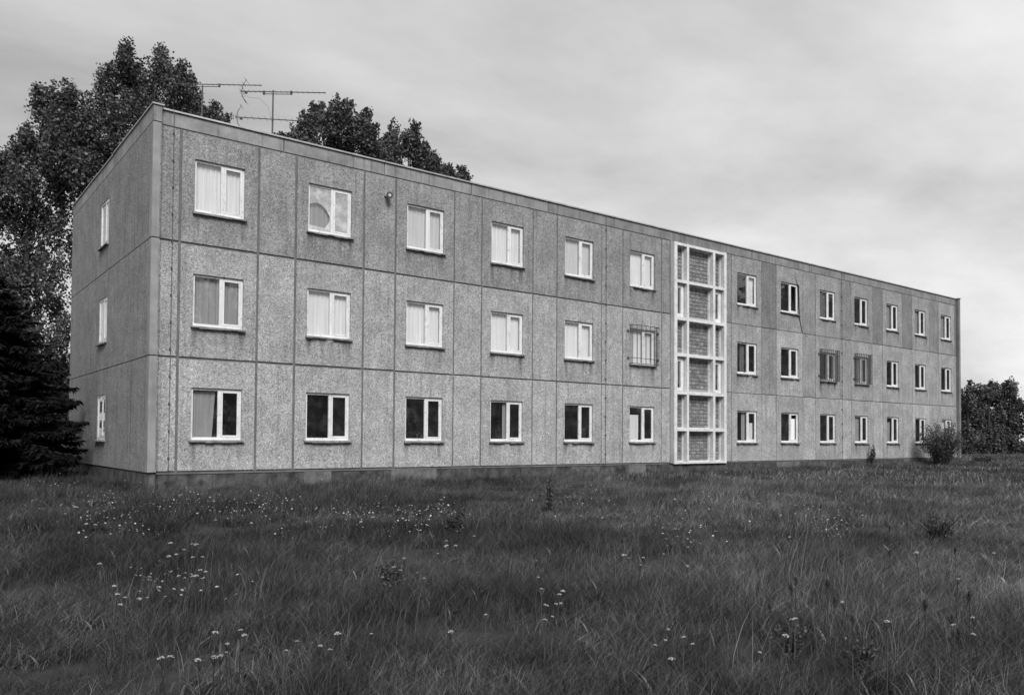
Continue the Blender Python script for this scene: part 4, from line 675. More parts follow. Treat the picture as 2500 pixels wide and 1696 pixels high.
def make_window(o_loc, rz, w, h, spec, seed, label=None):
    """w wide, h high, origin at the lower left outer corner; y runs into the wall"""
    y0, y1 = (.055, .105) if rz == 0 else (.015, .065)
    gl = M[spec.get('glass', 'glass')]
    mx = w*.565                       # mullion centre
    fw = .055
    f = MB()
    f.box(0.001, fw, y0, y1, .001, h-.001).box(w-fw, w-.001, y0, y1, .001, h-.001)
    f.box(fw, w-fw, y0, y1, h-fw, h-.001).box(fw, w-fw, y0, y1, .001, fw+.015).box(mx-.045, mx+.03, y0, y1, fw+.015, h-fw)
    win = f.build('window', M['paint'], bld, o_loc)
    win.rotation_euler = (0, 0, rz)
    if label: win['label'] = label
    # opening sash on the right
    s = MB(); a, b, c, d = mx+.032, w-fw-.002, fw+.018, h-fw-.002
    t = .046
    s.box(a, a+t, y0-.004, y0+.03, c, d).box(b-t, b, y0-.004, y0+.03, c, d).box(a+t, b-t, y0-.004, y0+.03, d-t, d).box(a+t, b-t, y0-.004, y0+.03, c, c+t)
    s.build('sash', M['paint'], win)
    # panes
    L = (fw, mx-.045, fw+.015, h-fw)
    Rr = (a+t, b-t, c+t, d-t)
    broken = spec.get('broken')
    if broken == 'L':
        x0, x1, z0, z1 = L
        hole = [(x0, z0+.12), (x1-.16, z0+.10), (x1-.03, z0+.30), (x1-.03, z0+.44), (x1-.13, z0+.60), (x1-.26, z0+.72), (x1-.40, z0+.76), (x0, z0+.70)]
        MB().poly_prism([(x0, z0), (x1, z0), (x1, z1), (x0, z1), hole[7], hole[6], hole[5], hole[4], hole[3], hole[2], hole[1], hole[0]], y0+.018, y0+.022).build('pane', gl, win)
    else:
        MB().box(L[0], L[1], y0+.018, y0+.022, L[2], L[3]).build('pane', gl, win)
    if broken == 'R':
        x0, x1, z0, z1 = Rr
        MB().poly_prism([(x0, z0), (x1, z0), (x1-.06, z0+.16), (x1-.14, z0+.3), (x0+.1, z0+.42), (x0+.12, z0+.52), (x0, z0+.66)], y0+.008, y0+.012).build('pane', gl, win)
    elif broken != 'open':
        MB().box(Rr[0], Rr[1], y0+.008, y0+.012, Rr[2], Rr[3]).build('pane', gl, win)
    # curtains
    for i, (u0, u1, z0, z1, mat, tp) in enumerate(spec.get('cur', [])):
        link('curtain', curtain_mesh(u0*w, u1*w, z0*h, z1*h, M[mat], seed=seed*7+i, taper=tp), win)
    if spec.get('board'):
        MB().box(mx+.01, w-.10, .14, .15, .05, h*.80).build('board', M['board'], win)
    # sill, a worn slab
    rg = random.Random(seed)
    b = MB(); n = 7
    for i in range(n):
        xa = -.05+(w+.10)*i/n; xb = -.05+(w+.10)*(i+1)/n
        d0 = -.085+rg.uniform(-.012, .012); zt = -.004+rg.uniform(-.004, .0); zb = -.062+rg.uniform(-.012, .012)
        if rg.random() < .07: d0 += .05
        k0 = len(b.v)
        b.v += [(xa, d0, zb), (xb, d0, zb), (xb, .0, zb), (xa, .0, zb), (xa, d0, zt-.018), (xb, d0, zt-.018), (xb, .0, zt), (xa, .0, zt)]
        b.f += [tuple(k0+q_ for q_ in qq) for qq in ((0,3,2,1),(4,5,6,7),(0,1,5,4),(1,2,6,5),(2,3,7,6),(3,0,4,7))]
    b.build('window_sill', M['sill'], win)
    MB().box(.002, w-.002, .001, y0+.02, -.004, .0005).build('window_sill', M['paint'], win)
    return win

FULL = lambda m: [(.03, .98, .03, .97, m, 0)]
LEFT = lambda m, e=.56: [(.04, e, .03, .97, m, .06)]
RIGHT = lambda m: [(.60, .97, .03, .97, m, 0)]
SPEC = {
 (2,0): dict(cur=FULL('net')), (2,1): dict(cur=FULL('grey_cloth'), broken='L', glass='painted_sheen'), (2,2): dict(cur=FULL('pale_cloth')), (2,3): dict(cur=FULL('net')),
 (2,4): dict(cur=FULL('pale_cloth')), (2,5): dict(cur=FULL('net')), (2,6): dict(cur=[(.58, .97, .03, .97, 'net', 0)]), (2,7): dict(broken='R'),
 (2,8): dict(cur=LEFT('dim_cloth')), (2,9): dict(), (2,10): dict(cur=[(.22, .52, .03, .97, 'grey_cloth', 0)]), (2,11): dict(cur=LEFT('grey_cloth')), (2,12): dict(cur=[(.2, .56, .03, .97, 'grey_cloth', 0)]),
 (1,0): dict(cur=FULL('grey_cloth')), (1,1): dict(cur=FULL('net')), (1,2): dict(cur=FULL('net')), (1,3): dict(cur=FULL('net')),
 (1,4): dict(cur=FULL('net')), (1,5): dict(cur=FULL('net')), (1,6): dict(cur=[(.28, .5, .03, .97, 'dim_cloth', 0)]), (1,7): dict(),
 (1,8): dict(), (1,9): dict(cur=[(.34, .55, .03, .97, 'grey_cloth', 0)]), (1,10): dict(), (1,11): dict(), (1,12): dict(),
 (0,0): dict(cur=[(.04, .50, .03, .97, 'grey_cloth', .12)]), (0,1): dict(), (0,2): dict(), (0,3): dict(cur=[(.46, .68, .03, .97, 'grey_cloth', 0)]),
 (0,4): dict(), (0,5): dict(cur=[(.04, .46, .03, .76, 'net', .0)]), (0,6): dict(cur=[(.36, .52, .03, .97, 'grey_cloth', 0), (.66, .92, .03, .62, 'net', 0)]), (0,7): dict(board=True, broken='open'),
 (0,8): dict(), (0,9): dict(cur=[(.1, .5, .03, .97, 'grey_cloth', 0)]), (0,10): dict(cur=[(.1, .5, .03, .8, 'grey_cloth', .1)]), (0,11): dict(), (0,12): dict(cur=FULL('net')),
}
WLAB = {(2,1): 'window with a hole broken in its left pane and curtain behind', (2,7): 'window with a shattered right pane beside the crack',
        (0,7): 'window with a white board behind its right half', (1,0): 'window with grey folded curtains'}
for (r, c), sp in SPEC.items():
    w = WX[c]; dz = DZ[r]
    make_window((w[0], 0, ZF[r]+dz[0]), 0, w[1]-w[0], dz[1]-dz[0], sp, 100+r*20+c, WLAB.get((r, c)))
for r in range(3):
    dz = DZ[r]
    make_window((-.03, EW[1], ZF[r]+dz[0]-.02), -math.pi/2, EW[1]-EW[0], dz[1]-dz[0], dict(cur=FULL('bright_net' if r else 'grey_cloth')), 300+r)

# crack beside the third floor window in the eighth column: a dark strip on the face, coloured as the shade inside it
cr = [(26.62, 8.21), (26.66, 8.02), (26.74, 7.86), (26.79, 7.78), (26.90, 7.72), (26.915, 7.2), (26.92, 6.7), (26.95, 6.42), (26.97, 6.22), (27.05, 6.0), (27.11, 5.82), (27.17, 5.67)]
wd = [.006, .014, .03, .04, .045, .04, .04, .05, .045, .04, .03, .02]
b = MB()
for i in range(len(cr)-1):
    (xa, za), (xb, zb) = cr[i], cr[i+1]; k0 = len(b.v); a_, c_ = wd[i], wd[i+1]
    b.v += [(xa-a_, -.003, za), (xa+a_, -.003, za), (xb+c_, -.003, zb), (xb-c_, -.003, zb), (xa-a_, .02, za), (xa+a_, .02, za), (xb+c_, .02, zb), (xb-c_, .02, zb)]
    b.f += [tuple(k0+q_ for q_ in qq) for qq in ((0,1,2,3),(7,6,5,4),(0,4,5,1),(1,5,6,2),(2,6,7,3),(3,7,4,0))]
b.build('crack', M['dark'], bld)

# iron grilles in front of three windows of the middle floor
def make_grille(x0, x1, z0, z1, n, rb):
    g = MB(); d = -.15
    ring = lambda z: [(x0, 0, z), (x0, d, z), (x1, d, z), (x1, 0, z)]
    o = g.tube(ring(z1-.02), .014, 5).build('window_grille', M['iron'], bld)
    MB().tube(ring(z0+.02), .014, 5).build('rail', M['iron'], o)
    for z in (z0+.22, z1-.24):
        MB().tube([(x0-.09, 0, z), (x0-.03, d*.5, z), (x0, d, z), (x1, d, z), (x1+.03, d*.5, z), (x1+.09, 0, z)], .012, 5).build('rail', M['iron'], o)
        for sx in (x0-.09, x1+.09):
            MB().box(sx-.035, sx+.035, -.035, -.001, z-.04, z+.04).build('mount', M['iron'], o)
    for i in range(n):
        xx = x0+(x1-x0)*i/(n-1)
        MB().tube([(xx, d-.012, z0), (xx, d-.012, z1)], rb, 5).build('bar', M['iron'], o)
    for sx in (x0, x1):
        for yy in (-.05, -.10):
            MB().tube([(sx, yy, z0), (sx, yy, z1)], rb*.9, 5).build('bar', M['iron'], o)
for c in (5, 8, 9):
    make_grille(WX[c][0]-.02, WX[c][1]+.06, ZF[1]+.80, ZF[1]+2.24, 7 if c == 5 else 9, .012 if c == 5 else .019)

# lightning conductors with their clips
for x in (.47, 15.08, 30.36):
    g = MB().tube([(x, -.035, -.3), (x+.004, -.035, 4), (x, -.035, 8.8)], .0075, 5).build('lightning_conductor', M['iron'], bld)
    z = .35
    while z < 8.4:
        MB().box(x-.018, x+.018, -.05, -.001, z-.022, z+.022).build('clip', M['iron'], g); z += .66

# ------------------------------------------------------------------ stairwell lattice
SX = [(18.66, 18.82), (19.38, 19.50), (20.95, 21.08), (21.64, 21.79)]
SZ = [(-.05, .03), (1.20, 1.31), (2.60, 2.71), (4.05, 4.17), (5.44, 5.56), (6.88, 6.99), (8.31, 8.42)]
MB().box(18.48, 18.655, -.012, .2, -.02, 8.43).build('edge_strip', M['smooth'], bld, bevel=.005)
o = MB().box(21.795, 21.83, -.01, .2, -.02, 8.43).build('edge_strip', M['smooth'], bld)
lat = MB().box(18.70, 18.75, .13, .21, 0, 8.35).box(21.70, 21.75, .13, .21, 0, 8.35).build('stairwell_lattice', M['lattice'], bld)
for a, b in SX:
    MB().box(a, b, -.055, .235, -.055, 8.425).build('post', M['lattice'], lat, bevel=.008)
rails = []
for z0, z1 in SZ:
    for i in range(3):
        MB().box(SX[i][1], SX[i+1][0], -.05, .23, z0, z1).build('rail', M['lattice'], lat, bevel=.006)
blk = None
for ci in range(3):
    for ri in range(6):
        x0, x1 = SX[ci][1], SX[ci+1][0]; z0, z1 = SZ[ri][1], SZ[ri+1][0]
        # stepped inner frame
        fr = MB(); t = .035
        fr.box(x0, x0+t, .15, .225, z0, z1).box(x1-t, x1, .15, .225, z0, z1).box(x0+t, x1-t, .15, .225, z1-t, z1).box(x0+t, x1-t, .15, .225, z0, z0+t)
        fr.build('inner_frame', M['lattice'], lat)
        if ci != 1 and ri in (2, 4):
            # narrow opening window with a broad white frame
            f = MB(); t2 = .15
            f.box(x0+t, x0+t+t2, .10, .17, z0+t, z1-t).box(x1-t-t2, x1-t, .10, .17, z0+t, z1-t)
            f.box(x0+t+t2, x1-t-t2, .10, .17, z1-t-.13, z1-t).box(x0+t+t2, x1-t-t2, .10, .17, z0+t, z0+t+.13)
            nw = f.build('narrow_window', M['paint'], bld)
            MB().box(x0+t+t2, x1-t-t2, .135, .139, z0+t+.13, z1-t-.13).build('pane', M['glass'], nw)
        else:
            wall = MB().box(x0+.001, x1-.001, .245, .30, z0-.02, z1+.02).build('glass_block_wall', M['mortar'], bld)
            nxb = 6 if ci == 1 else 2; nzb = 9
            bw_, bh_ = (x1-x0)/nxb, (z1-z0)/nzb
            def bm_block(w_, h_):
                me_ = MB().box(-w_/2+.008, w_/2-.008, -.018, .02, -h_/2+.008, h_/2-.008).build('glass_block', M['block'], bevel=.014)
                d_ = me_.data; bpy.data.objects.remove(me_); return d_
            key = (round(bw_, 3), round(bh_, 3))
            blk = blk or {}
            if key not in blk: blk[key] = bm_block(bw_, bh_)
            for i in range(nxb):
                for j in range(nzb):
                    ob = link('glass_block', blk[key], wall, (x0+bw_*(i+.5), .245+rng.uniform(-.004, .004), z0+bh_*(j+.5)))
                    ob.rotation_euler = (rng.uniform(-.03, .03), 0, rng.uniform(-.03, .03))
MB().box(18.7, 21.75, 2.2, 2.3, 0, 8.3).build('inner_wall', M['inner'], bld)

# small floodlight on the wall
lamp = empty('wall_lamp', (6.37, 0, 7.83))
tag(lamp, 'small round floodlight fixed to the upper wall between two windows', 'lamp')
MB().box(-.03, .03, -.10, 0, -.02, .04).build('bracket', M['iron'], lamp)
MB().tube([(0, -.08, 0), (-.02, -.13, .0), (-.06, -.24, -.03)], [.05, .085, .095], 12).build('housing', M['iron'], lamp)
MB().tube([(-.061, -.243, -.0305), (-.063, -.250, -.0312)], .045, 12).build('lens', M['coping'], lamp)
MB().box(-.11, -.05, -.06, -.0, -.02, .07).build('junction_box', M['coping'], lamp)

# ------------------------------------------------------------------ roof aerials
def aerial(name, label, x, y, z0, z1, booms):
    t = empty(name, (x, y, z0)); tag(t, label, 'antenna')
    MB().tube([(0, 0, 0), (0, 0, (z1-z0)*.5), (.01, 0, z1-z0+.06)], [.032, .03, .026], 6).build('mast', M['antenna'], t)
    for (zz, l0, l1, ang, n, el, refl, lower) in booms:
        d = Vector((math.cos(ang), math.sin(ang), 0)); p = Vector((-d.y, d.x, 0)); h = Vector((0, 0, zz-z0))
        bo = MB().tube([d*l0+h, d*l1+h-Vector((0, 0, .05))], .017, 5)
        if lower:
            bo.tube([d*lower[0]+h-Vector((0, 0, .09)), d*lower[1]+h-Vector((0, 0, .10))], .014, 5)
            for s in lower[:2]:
                bo.box((d*s).x-.03, (d*s).x+.03, (d*s).y-.03, (d*s).y+.03, h.z-.11, h.z+.01)
        bo = bo.build('boom', M['antenna'], t)
        for i in range(n):
            s = l0+(l1-l0)*(i+.7)/n
            tilt = Vector((0, 0, .12 if not lower else .02))
            c = d*s+h-Vector((0, 0, .05*(s-l0)/(l1-l0)))
            MB().tube([c-p*el-tilt*el, c+p*el+tilt*el], .006, 4).build('element', M['antenna'], bo)
        if refl:
            for k_ in range(refl):
                q0 = -1+2*k_/(refl-1)
                c = d*(l0+.05+.16*abs(q0)**2)+h+Vector((0, 0, .36*q0))
                MB().tube([c-p*.22, c+p*.22], .006, 4).build('element', M['antenna'], bo)
            MB().tube([d*(l0+.05+.16*u_*u_)+h+Vector((0, 0, .40*u_)) for u_ in (-1, -.5, 0, .5, 1)], .012, 4).build('reflector', M['antenna'], bo)
        MB().box((d*(l0+.2)).x-.04, (d*(l0+.2)).x+.04, (d*(l0+.2)).y-.04, (d*(l0+.2)).y+.04, h.z-.07, h.z+.0).build('dipole_box', M['antenna'], bo)
    # hanging cable
    c = [Vector((-.8, .6, z1-z0-.07)), Vector((-.6, .47, z1-z0-.2)), Vector((-.35, .27, z1-z0-.22)), Vector((-.12, .1, z1-z0-.5)), Vector((-.03, .02, z1-z0-1.0))]
    MB().tube(c, .004, 4).build('cable', M['antenna'], t)
ang = math.atan2(-.62, .79)
aerial('tv_antenna', 'tall aerial mast with two long booms nearer the roof edge', 5.02, 5.53, 8.60, 12.40,
       [(12.42, -1.10, 1.78, ang, 16, .10, 7, (-.30, .62)), (11.50, -1.22, 1.16, ang+.10, 11, .26, 3, None)])
aerial('tv_antenna', 'aerial half hidden behind the tall poplar top', 3.70, 8.9, 8.60, 13.36,
       [(13.48, -.9, 2.14, ang, 16, .10, 0, (-.3, .62))])

# ------------------------------------------------------------------ trees
def leaf_quads(rg, pts, size, nrm_up=.3):
    n = len(pts)
    d = rg.normal(size=(n, 3)); d[:, 2] += nrm_up; d /= np.linalg.norm(d, axis=1)[:, None]
    a = np.cross(d, rg.normal(size=(n, 3))); a /= np.linalg.norm(a, axis=1)[:, None]
    b = np.cross(d, a)
    s = size*rg.uniform(.6, 1.25, (n, 1))
    v = np.stack([pts-a*s*.5, pts+b*s*.42+d*s*.08, pts+a*s*.55, pts-b*s*.42+d*s*.08], 1).reshape(-1, 3)
    f = np.arange(4*n).reshape(-1, 4)
    return v, f

def crown_points(rg, lobes, per, plume=.5, upright=1.25):
    """leaves in many small shoots spread through every lobe"""
    out = []
    for (x, y, z, r, dens) in lobes:
        k = max(7, int(30*dens*max(r, .4)**1.7))
        u = rg.normal(size=(k, 3)); u /= np.linalg.norm(u, axis=1)[:, None]
        rad = r*.92*rg.uniform(.15, 1, (k, 1))**.5
        cc = np.array([x, y, z-.38*min(plume, 1)]) + u*rad*np.array([1, 1, 1.05])
        for c in cc:
            n = int(per*rg.uniform(.6, 1.4))
            h = rg.uniform(-1, 1, n)
            w = plume*.21*(1.0-.62*(h+1)/2)
            off = rg.normal(size=(n, 3))*np.stack([w, w, np.full(n, .05)], 1)
            off[:, 2] += h*plume*.5*upright
            tilt = (c-np.array([x, y, z]))*.25
            off[:, :2] += h[:, None]*tilt[None, :2]*.5
            out.append(c+off)
    return np.concatenate(out)

def trunk_mesh(base, lobes, r0, rg, limbs=9):
    top = max(l[2] for l in lobes); cx = np.mean([l[0] for l in lobes]); cy = np.mean([l[1] for l in lobes])
    b = MB(); H = top-base[2]
    P = lambda t: Vector((base[0]+(cx-base[0])*t**1.4+.15*math.sin(5*t), base[1]+(cy-base[1])*t**1.4, base[2]+H*.9*t))
    b.tube([P(t) for t in (0, .1, .25, .45, .65, .85, 1)], [r0*1.3, r0, r0*.85, r0*.65, r0*.42, r0*.2, .02], 8)
    for l in lobes[:limbs*3]:
        t = max(.12, min(.9, (l[2]-base[2])/H/.9-.16))
        s = P(t); e = Vector(l[:3]); mid = s.lerp(e, .5)+Vector((0, 0, -.15))
        b.tube([s, mid, e], [r0*.28*(1-t*.5), r0*.16*(1-t*.5), .012], 5, False)
    return b

def tree(name, label, cat, base, lobes, leafmat, per, leaf, plume, r0, seed, group=None, upright=1.25):
    rg = np.random.default_rng(seed)
    t = empty(name, base); tag(t, label, cat, group)
    off = np.array(base)
    v, f = leaf_quads(rg, crown_points(rg, lobes, per, plume, upright)-off, leaf)
    link('crown', np_mesh('crown', v, f, leafmat), t)
    tb = trunk_mesh(base, lobes, r0, rg)
    tb.v = [tuple(np.array(p)-off) for p in tb.v]
    tb.build('trunk', M['bark'], t, smooth=True)
    return t

LOBES_A += [(-.7, 20.6, z_, .75, .8) for z_ in (5.6, 6.4, 7.4, 8.2)] + [(-.9, 20.0, 4.0, .9, .9), (.9, 19.6, 3.6, .9, .9), (.2, 20.0, 4.6, .8, .8), (-.6, 21.0, 1.6, 1.2, .9), (1.3, 20.2, 1.4, 1.1, .9)]
LOBES_A = [(x_, y_, z_, r_, min(1, d_*(1.35 if z_ < 9 else 1.15))) for x_, y_, z_, r_, d_ in LOBES_A]
LOBES_R0, LOBES_R1 = [[(x_, y_, z_, r_, .72) for x_, y_, z_, r_, d_ in L_] for L_ in (LOBES_R0, LOBES_R1)]
LOBES_R2 = [(x_, y_, z_-.5, r_, .72) for x_, y_, z_, r_, d_ in LOBES_R2]
TG = 'poplars behind the building'
tree('poplar_tree', 'poplar at the far left showing beside the end wall, sky gaps in its crown', 'tree', (-.9, 20.6, -.5), LOBES_A, M['poplar'], 112, .135, .98, .24, 1, TG)
tree('poplar_tree', 'tallest poplar rising above the near corner of the roof', 'tree', (4.4, 19.6, -.5), LOBES_B, M['poplar'], 112, .135, .98, .40, 2, TG)
tree('poplar_tree', 'dark poplar top behind the roof to the right of the aerials', 'tree', (14.8, 21.8, -.5), LOBES_C, M['poplar'], 112, .15, .98, .40, 3, TG)
tree('poplar_tree', 'smaller pointed poplar top behind the roof, second from the right', 'tree', (19.0, 21.0, -.5), LOBES_D, M['poplar'], 112, .15, .98, .34, 4, TG)
tree('poplar_tree', 'lowest poplar tip just clearing the roof edge, rightmost of the row', 'tree', (21.9, 20.8, -.5), LOBES_E, M['poplar'], 104, .15, .85, .30, 5, TG)
RG = 'trees beyond the far end of the building'
tree('broadleaf_tree', 'bushy dark tree right beside the far end wall', 'tree', (73.0, 12.6, -.4), LOBES_R0, M['broad'], 96, .18, 1.2, .25, 11, RG, .7)
tree('broadleaf_tree', 'bushy dark tree in the middle of the far right thicket', 'tree', (76.5, 12.4, -.4), LOBES_R1, M['broad'], 96, .18, 1.2, .25, 12, RG, .7)
tree('broadleaf_tree', 'taller dark tree at the right edge of the far thicket', 'tree', (80.4, 11.9, -.4), LOBES_R2, M['broad'], 96, .18, 1.2, .25, 13, RG, .7)

def spruce(base, H, rad, seed):
    rg = np.random.default_rng(seed)
    t = empty('spruce_tree', base)
    tag(t, 'very dark spruce with drooping branches beside the end wall', 'tree')
    V = []; 
    z = .25
    br = MB().tube([(0, 0, 0), (0, 0, H*.5), (0, 0, H)], [.16, .1, .01], 7)
    while z < H-.1:
        k = 11 if z < H*.7 else 8
        L0 = rad*(1-(z/H)**1.25)+.12
        for i in range(k):
            a = 2*math.pi*(i+rg.random())/k
            L = L0*rg.uniform(.6, 1.15); z = z+rg.uniform(-.06, .07)
            dx, dy = math.cos(a), math.sin(a)
            if base[0]+dx*L > -.22: L = max(.3, (-.22-base[0])/dx)*rg.uniform(.6, 1.0)
            n = max(5, int(L/.05)); zj = rg.uniform(-.13, .13); dp = rg.uniform(.3, .62)
            s = np.linspace(.05, 1, n)
            zz = z+zj + L*(.16*s-dp*s**2+dp*.5*s**4)
            br.tube([(dx*L*q_, dy*L*q_, z+zj+L*(.16*q_-dp*q_**2+dp*.5*q_**4)) for q_ in (.0, .35, .7, 1)], [.022, .016, .01, .003], 4, False)
            for q_, z_ in zip(s, zz):
                for side in (-1, 1):
                    for rep in range(5):
                        ln = .40*(1-q_*.45)*rg.uniform(.5, 1.25)*min(1, L)
                        p0 = np.array([dx*L*q_, dy*L*q_, z_])
                        dr = np.array([dx*.55-side*dy*.9, dy*.55+side*dx*.9, -.45+rg.uniform(-.8, .35)])+rg.normal(0, .25, 3)
                        dr /= np.linalg.norm(dr)
                        w = np.cross(dr, [0, 0, 1])*.030 + np.array([0, 0, rg.uniform(-.03, .03)])
                        p1 = p0+dr*ln
                        V += [p0-w*.6, p0+dr*ln*.5+w*1.1, p1, p0+dr*ln*.5-w*1.1]
        z += .12
    V = np.array(V)
    link('branches', np_mesh('branches', V, np.arange(len(V)).reshape(-1, 4), M['spruce']), t)
    br.build('trunk', M['bark'], t)
    return t
spruce((-2.45, 7.4, -.5), 6.1, 2.9, 5)

# ------------------------------------------------------------------ bushes and weeds
def shrub(name, label, cat, base, h, rad, stems, per, leaf, mat, seed, group=None, spread=1.0):
    rg = np.random.default_rng(seed)
    t = empty(name, base); tag(t, label, cat, group)
    b = MB(); pts = []
    for i in range(stems):
        a = rg.uniform(0, 2*math.pi); rr = rad*rg.uniform(.15, 1)**.7
        hh = h*rg.uniform(.55, 1)*(1-.35*(rr/rad)**2)
        e = np.array([math.cos(a)*rr*spread, math.sin(a)*rr*spread, hh])
        P = [np.array([e[0]*.1, e[1]*.1, -.05]), np.array([e[0]*.45, e[1]*.45, hh*.5]), e]
        b.tube([tuple(p) for p in P], [.014, .009, .003], 4, False)
        n = int(per*rg.uniform(.7, 1.3)); u = rg.uniform(.12, 1, n)
        q_ = np.where(u[:, None] < .5, P[0]+(P[1]-P[0])*(u[:, None]*2), P[1]+(P[2]-P[1])*(u[:, None]*2-1))
        pts.append(q_+rg.normal(size=(n, 3))*np.array([.07, .07, .07])*max(.3, h/2.2))
    v, f = leaf_quads(rg, np.concatenate(pts), leaf, .6)
    link('leaves', np_mesh('leaves', v, f, mat), t)
    b.build('stems', M['bark'], t)
    return t
shrub('bush', 'feathery bush in front of the far right corner of the building', 'bush', (37.3, -1.35, float(gh(37.3, -1.35))), 2.5, 1.2, 170, 56, .07, M['bush'], 21)
shrub('bush', 'low dark bush in the grass right of the feathery bush', 'bush', (40.6, -1.9, float(gh(40.6, -1.9))), .5, .6, 60, 50, .06, M['weed'], 27)
shrub('sapling', 'small sapling growing against the wall below the right windows', 'plant', (32.6, -.25, float(gh(32.6, -.2))), 1.15, .18, 9, 60, .075, M['weed'], 22)
shrub('bush', 'low pale shrub at the foot of the spruce', 'bush', (-1.2, 6.6, -.5), .8, .7, 46, 40, .07, M['bush'], 23)
WL = ['dark leafy weed standing upright in the middle of the meadow', 'bushy dark weed in the grass at the right', 'low dark weed in the right foreground grass', 'dark broad leaved weed at the lower right of the meadow',
      'low dark weed in the grass left of the middle', 'dark weed clump in the grass below the second window column']
for i, (x, y) in enumerate(WEEDS[:6]):
    shrub('meadow_weed', WL[i], 'weed', (x, y, float(gh(x, y))), (.72, .5, .3, .3, .32, .4)[i], (.1, .28, .14, .14, .18, .22)[i], (12, 30, 14, 14, 16, 20)[i], 26, (.045, .03, .022, .022, .028, .04)[i], M['weed'], 40+i, 'weeds in the meadow')

# ------------------------------------------------------------------ meadow grass
def tuft(name, n, rad, hmin, hmax, wid, lean, seed, dryp=.3):
    rg = np.random.default_rng(seed)
    V = []; F = []; al = []; dr = []
    k = 0
    for i in range(n):
        a = rg.uniform(0, 2*math.pi); r = rad*math.sqrt(rg.random())
        p = np.array([r*math.cos(a), r*math.sin(a), -.03])
        h = rg.uniform(hmin, hmax)*(1 if rg.random() > .08 else 1.35)
        az = rg.normal(0, 1.0) if rg.random() < .42 else rg.uniform(0, 6.28)      # lean mostly one way, with scatter
        ld = np.array([math.cos(az), math.sin(az), 0])
        L = lean*rg.uniform(.15, 1.25)*h
        wv = np.array([-ld[1], ld[0], 0])*math.cos(rg.uniform(0, 6.3)) + ld*math.sin(rg.uniform(0, 6.3))
        wv = wv/np.linalg.norm(wv)*wid*rg.uniform(.6, 1.3)
        dry = float(rg.random() < dryp)*rg.uniform(.4, 1)
        for s, w in ((0, 1.0), (.38, .85), (.72, .55), (1, .06)):
            c = p+np.array([0, 0, h*(s-.16*s*s)])+ld*L*s*s
            V += [c-wv*w*.5, c+wv*w*.5]; al += [s, s]; dr += [dry, dry]
        for j in range(3):
            F.append((k+2*j, k+2*j+1, k+2*j+3, k+2*j+2))
        k += 8
    me = np_mesh(name, np.array(V), np.array(F), M['grass'], {'along': al, 'dry': dr})
    return bpy.data.objects.new(name, me)

def scatter(name, label, pts, rots, scl, idx, protos, cat='grass'):
    coll = bpy.data.collections.new(name+'_kinds')
    for i, o in enumerate(protos):
        o.name = 'tuft_%02d' % i
        coll.objects.link(o)
    me = bpy.data.meshes.new(name)
    me.vertices.add(len(pts)); me.vertices.foreach_set('co', np.asarray(pts, np.float32).ravel())
    a = me.attributes.new('rot', 'FLOAT_VECTOR', 'POINT'); a.data.foreach_set('vector', np.asarray(rots, np.float32).ravel())
    a = me.attributes.new('scl', 'FLOAT_VECTOR', 'POINT'); a.data.foreach_set('vector', np.asarray(scl, np.float32).ravel())
    a = me.attributes.new('kin', 'INT', 'POINT'); a.data.foreach_set('value', np.asarray(idx, np.int32))
    me.update()
    o = link(name, me)
    ng = bpy.data.node_groups.new(name, 'GeometryNodeTree')
    ng.interface.new_socket('Geometry', in_out='INPUT', socket_type='NodeSocketGeometry')
    ng.interface.new_socket('Geometry', in_out='OUTPUT', socket_type='NodeSocketGeometry')
    N = ng.nodes.new; Lk = ng.links.new
    gi = N('NodeGroupInput'); go = N('NodeGroupOutput')
    ci = N('GeometryNodeCollectionInfo'); ci.inputs['Collection'].default_value = coll
    ci.inputs['Separate Children'].default_value = True; ci.inputs['Reset Children'].default_value = True
    iop = N('GeometryNodeInstanceOnPoints'); iop.inputs['Pick Instance'].default_value = True
    def attr(nm, ty):
        x = N('GeometryNodeInputNamedAttribute'); x.data_type = ty; x.inputs['Name'].default_value = nm
        return x.outputs['Attribute']
    e2r = N('FunctionNodeEulerToRotation')
    Lk(attr('rot', 'FLOAT_VECTOR'), e2r.inputs[0]); Lk(e2r.outputs[0], iop.inputs['Rotation'])
    Lk(attr('scl', 'FLOAT_VECTOR'), iop.inputs['Scale']); Lk(attr('kin', 'INT'), iop.inputs['Instance Index'])
    Lk(gi.outputs[0], iop.inputs['Points']); Lk(ci.outputs[0], iop.inputs['Instance']); Lk(iop.outputs[0], go.inputs[0])
    md = o.modifiers.new('scatter', 'NODES'); md.node_group = ng
    tag(o, label, cat, None, 'stuff')
    return o

rgn = np.random.default_rng(77)
camp = np.array([-4.817, -20.593]); fwd = math.atan2(.79376, .60767)
def ring_points(r0, r1, dens, half=R(50)):
    n = int(dens*half*(r1*r1-r0*r0))
    r = np.sqrt(rgn.uniform(r0*r0, r1*r1, n)); a = fwd+rgn.uniform(-half, half, n)
    p = camp+np.stack([r*np.cos(a), r*np.sin(a)], 1)
    keep = ~((p[:, 0] > -.05) & (p[:, 0] < 42.3) & (p[:, 1] > -.02) & (p[:, 1] < 10.9))
    hid = (p[:, 1] > 10.9) & (p[:, 0] > 1) & (p[:, 0] < 58)
    return p[keep & ~hid]
def vnoise(x, y, s, seed):
    g = np.random.default_rng(seed).random((64, 64))
    u, w = x*s+100, y*s+100
    i, j = np.floor(u).astype(int), np.floor(w).astype(int); fu, fw_ = u-i, w-j
    fu = fu*fu*(3-2*fu); fw_ = fw_*fw_*(3-2*fw_)
    g_ = lambda a, b: g[a % 64, b % 64]
    return (g_(i, j)*(1-fu)+g_(i+1, j)*fu)*(1-fw_)+(g_(i, j+1)*(1-fu)+g_(i+1, j+1)*fu)*fw_
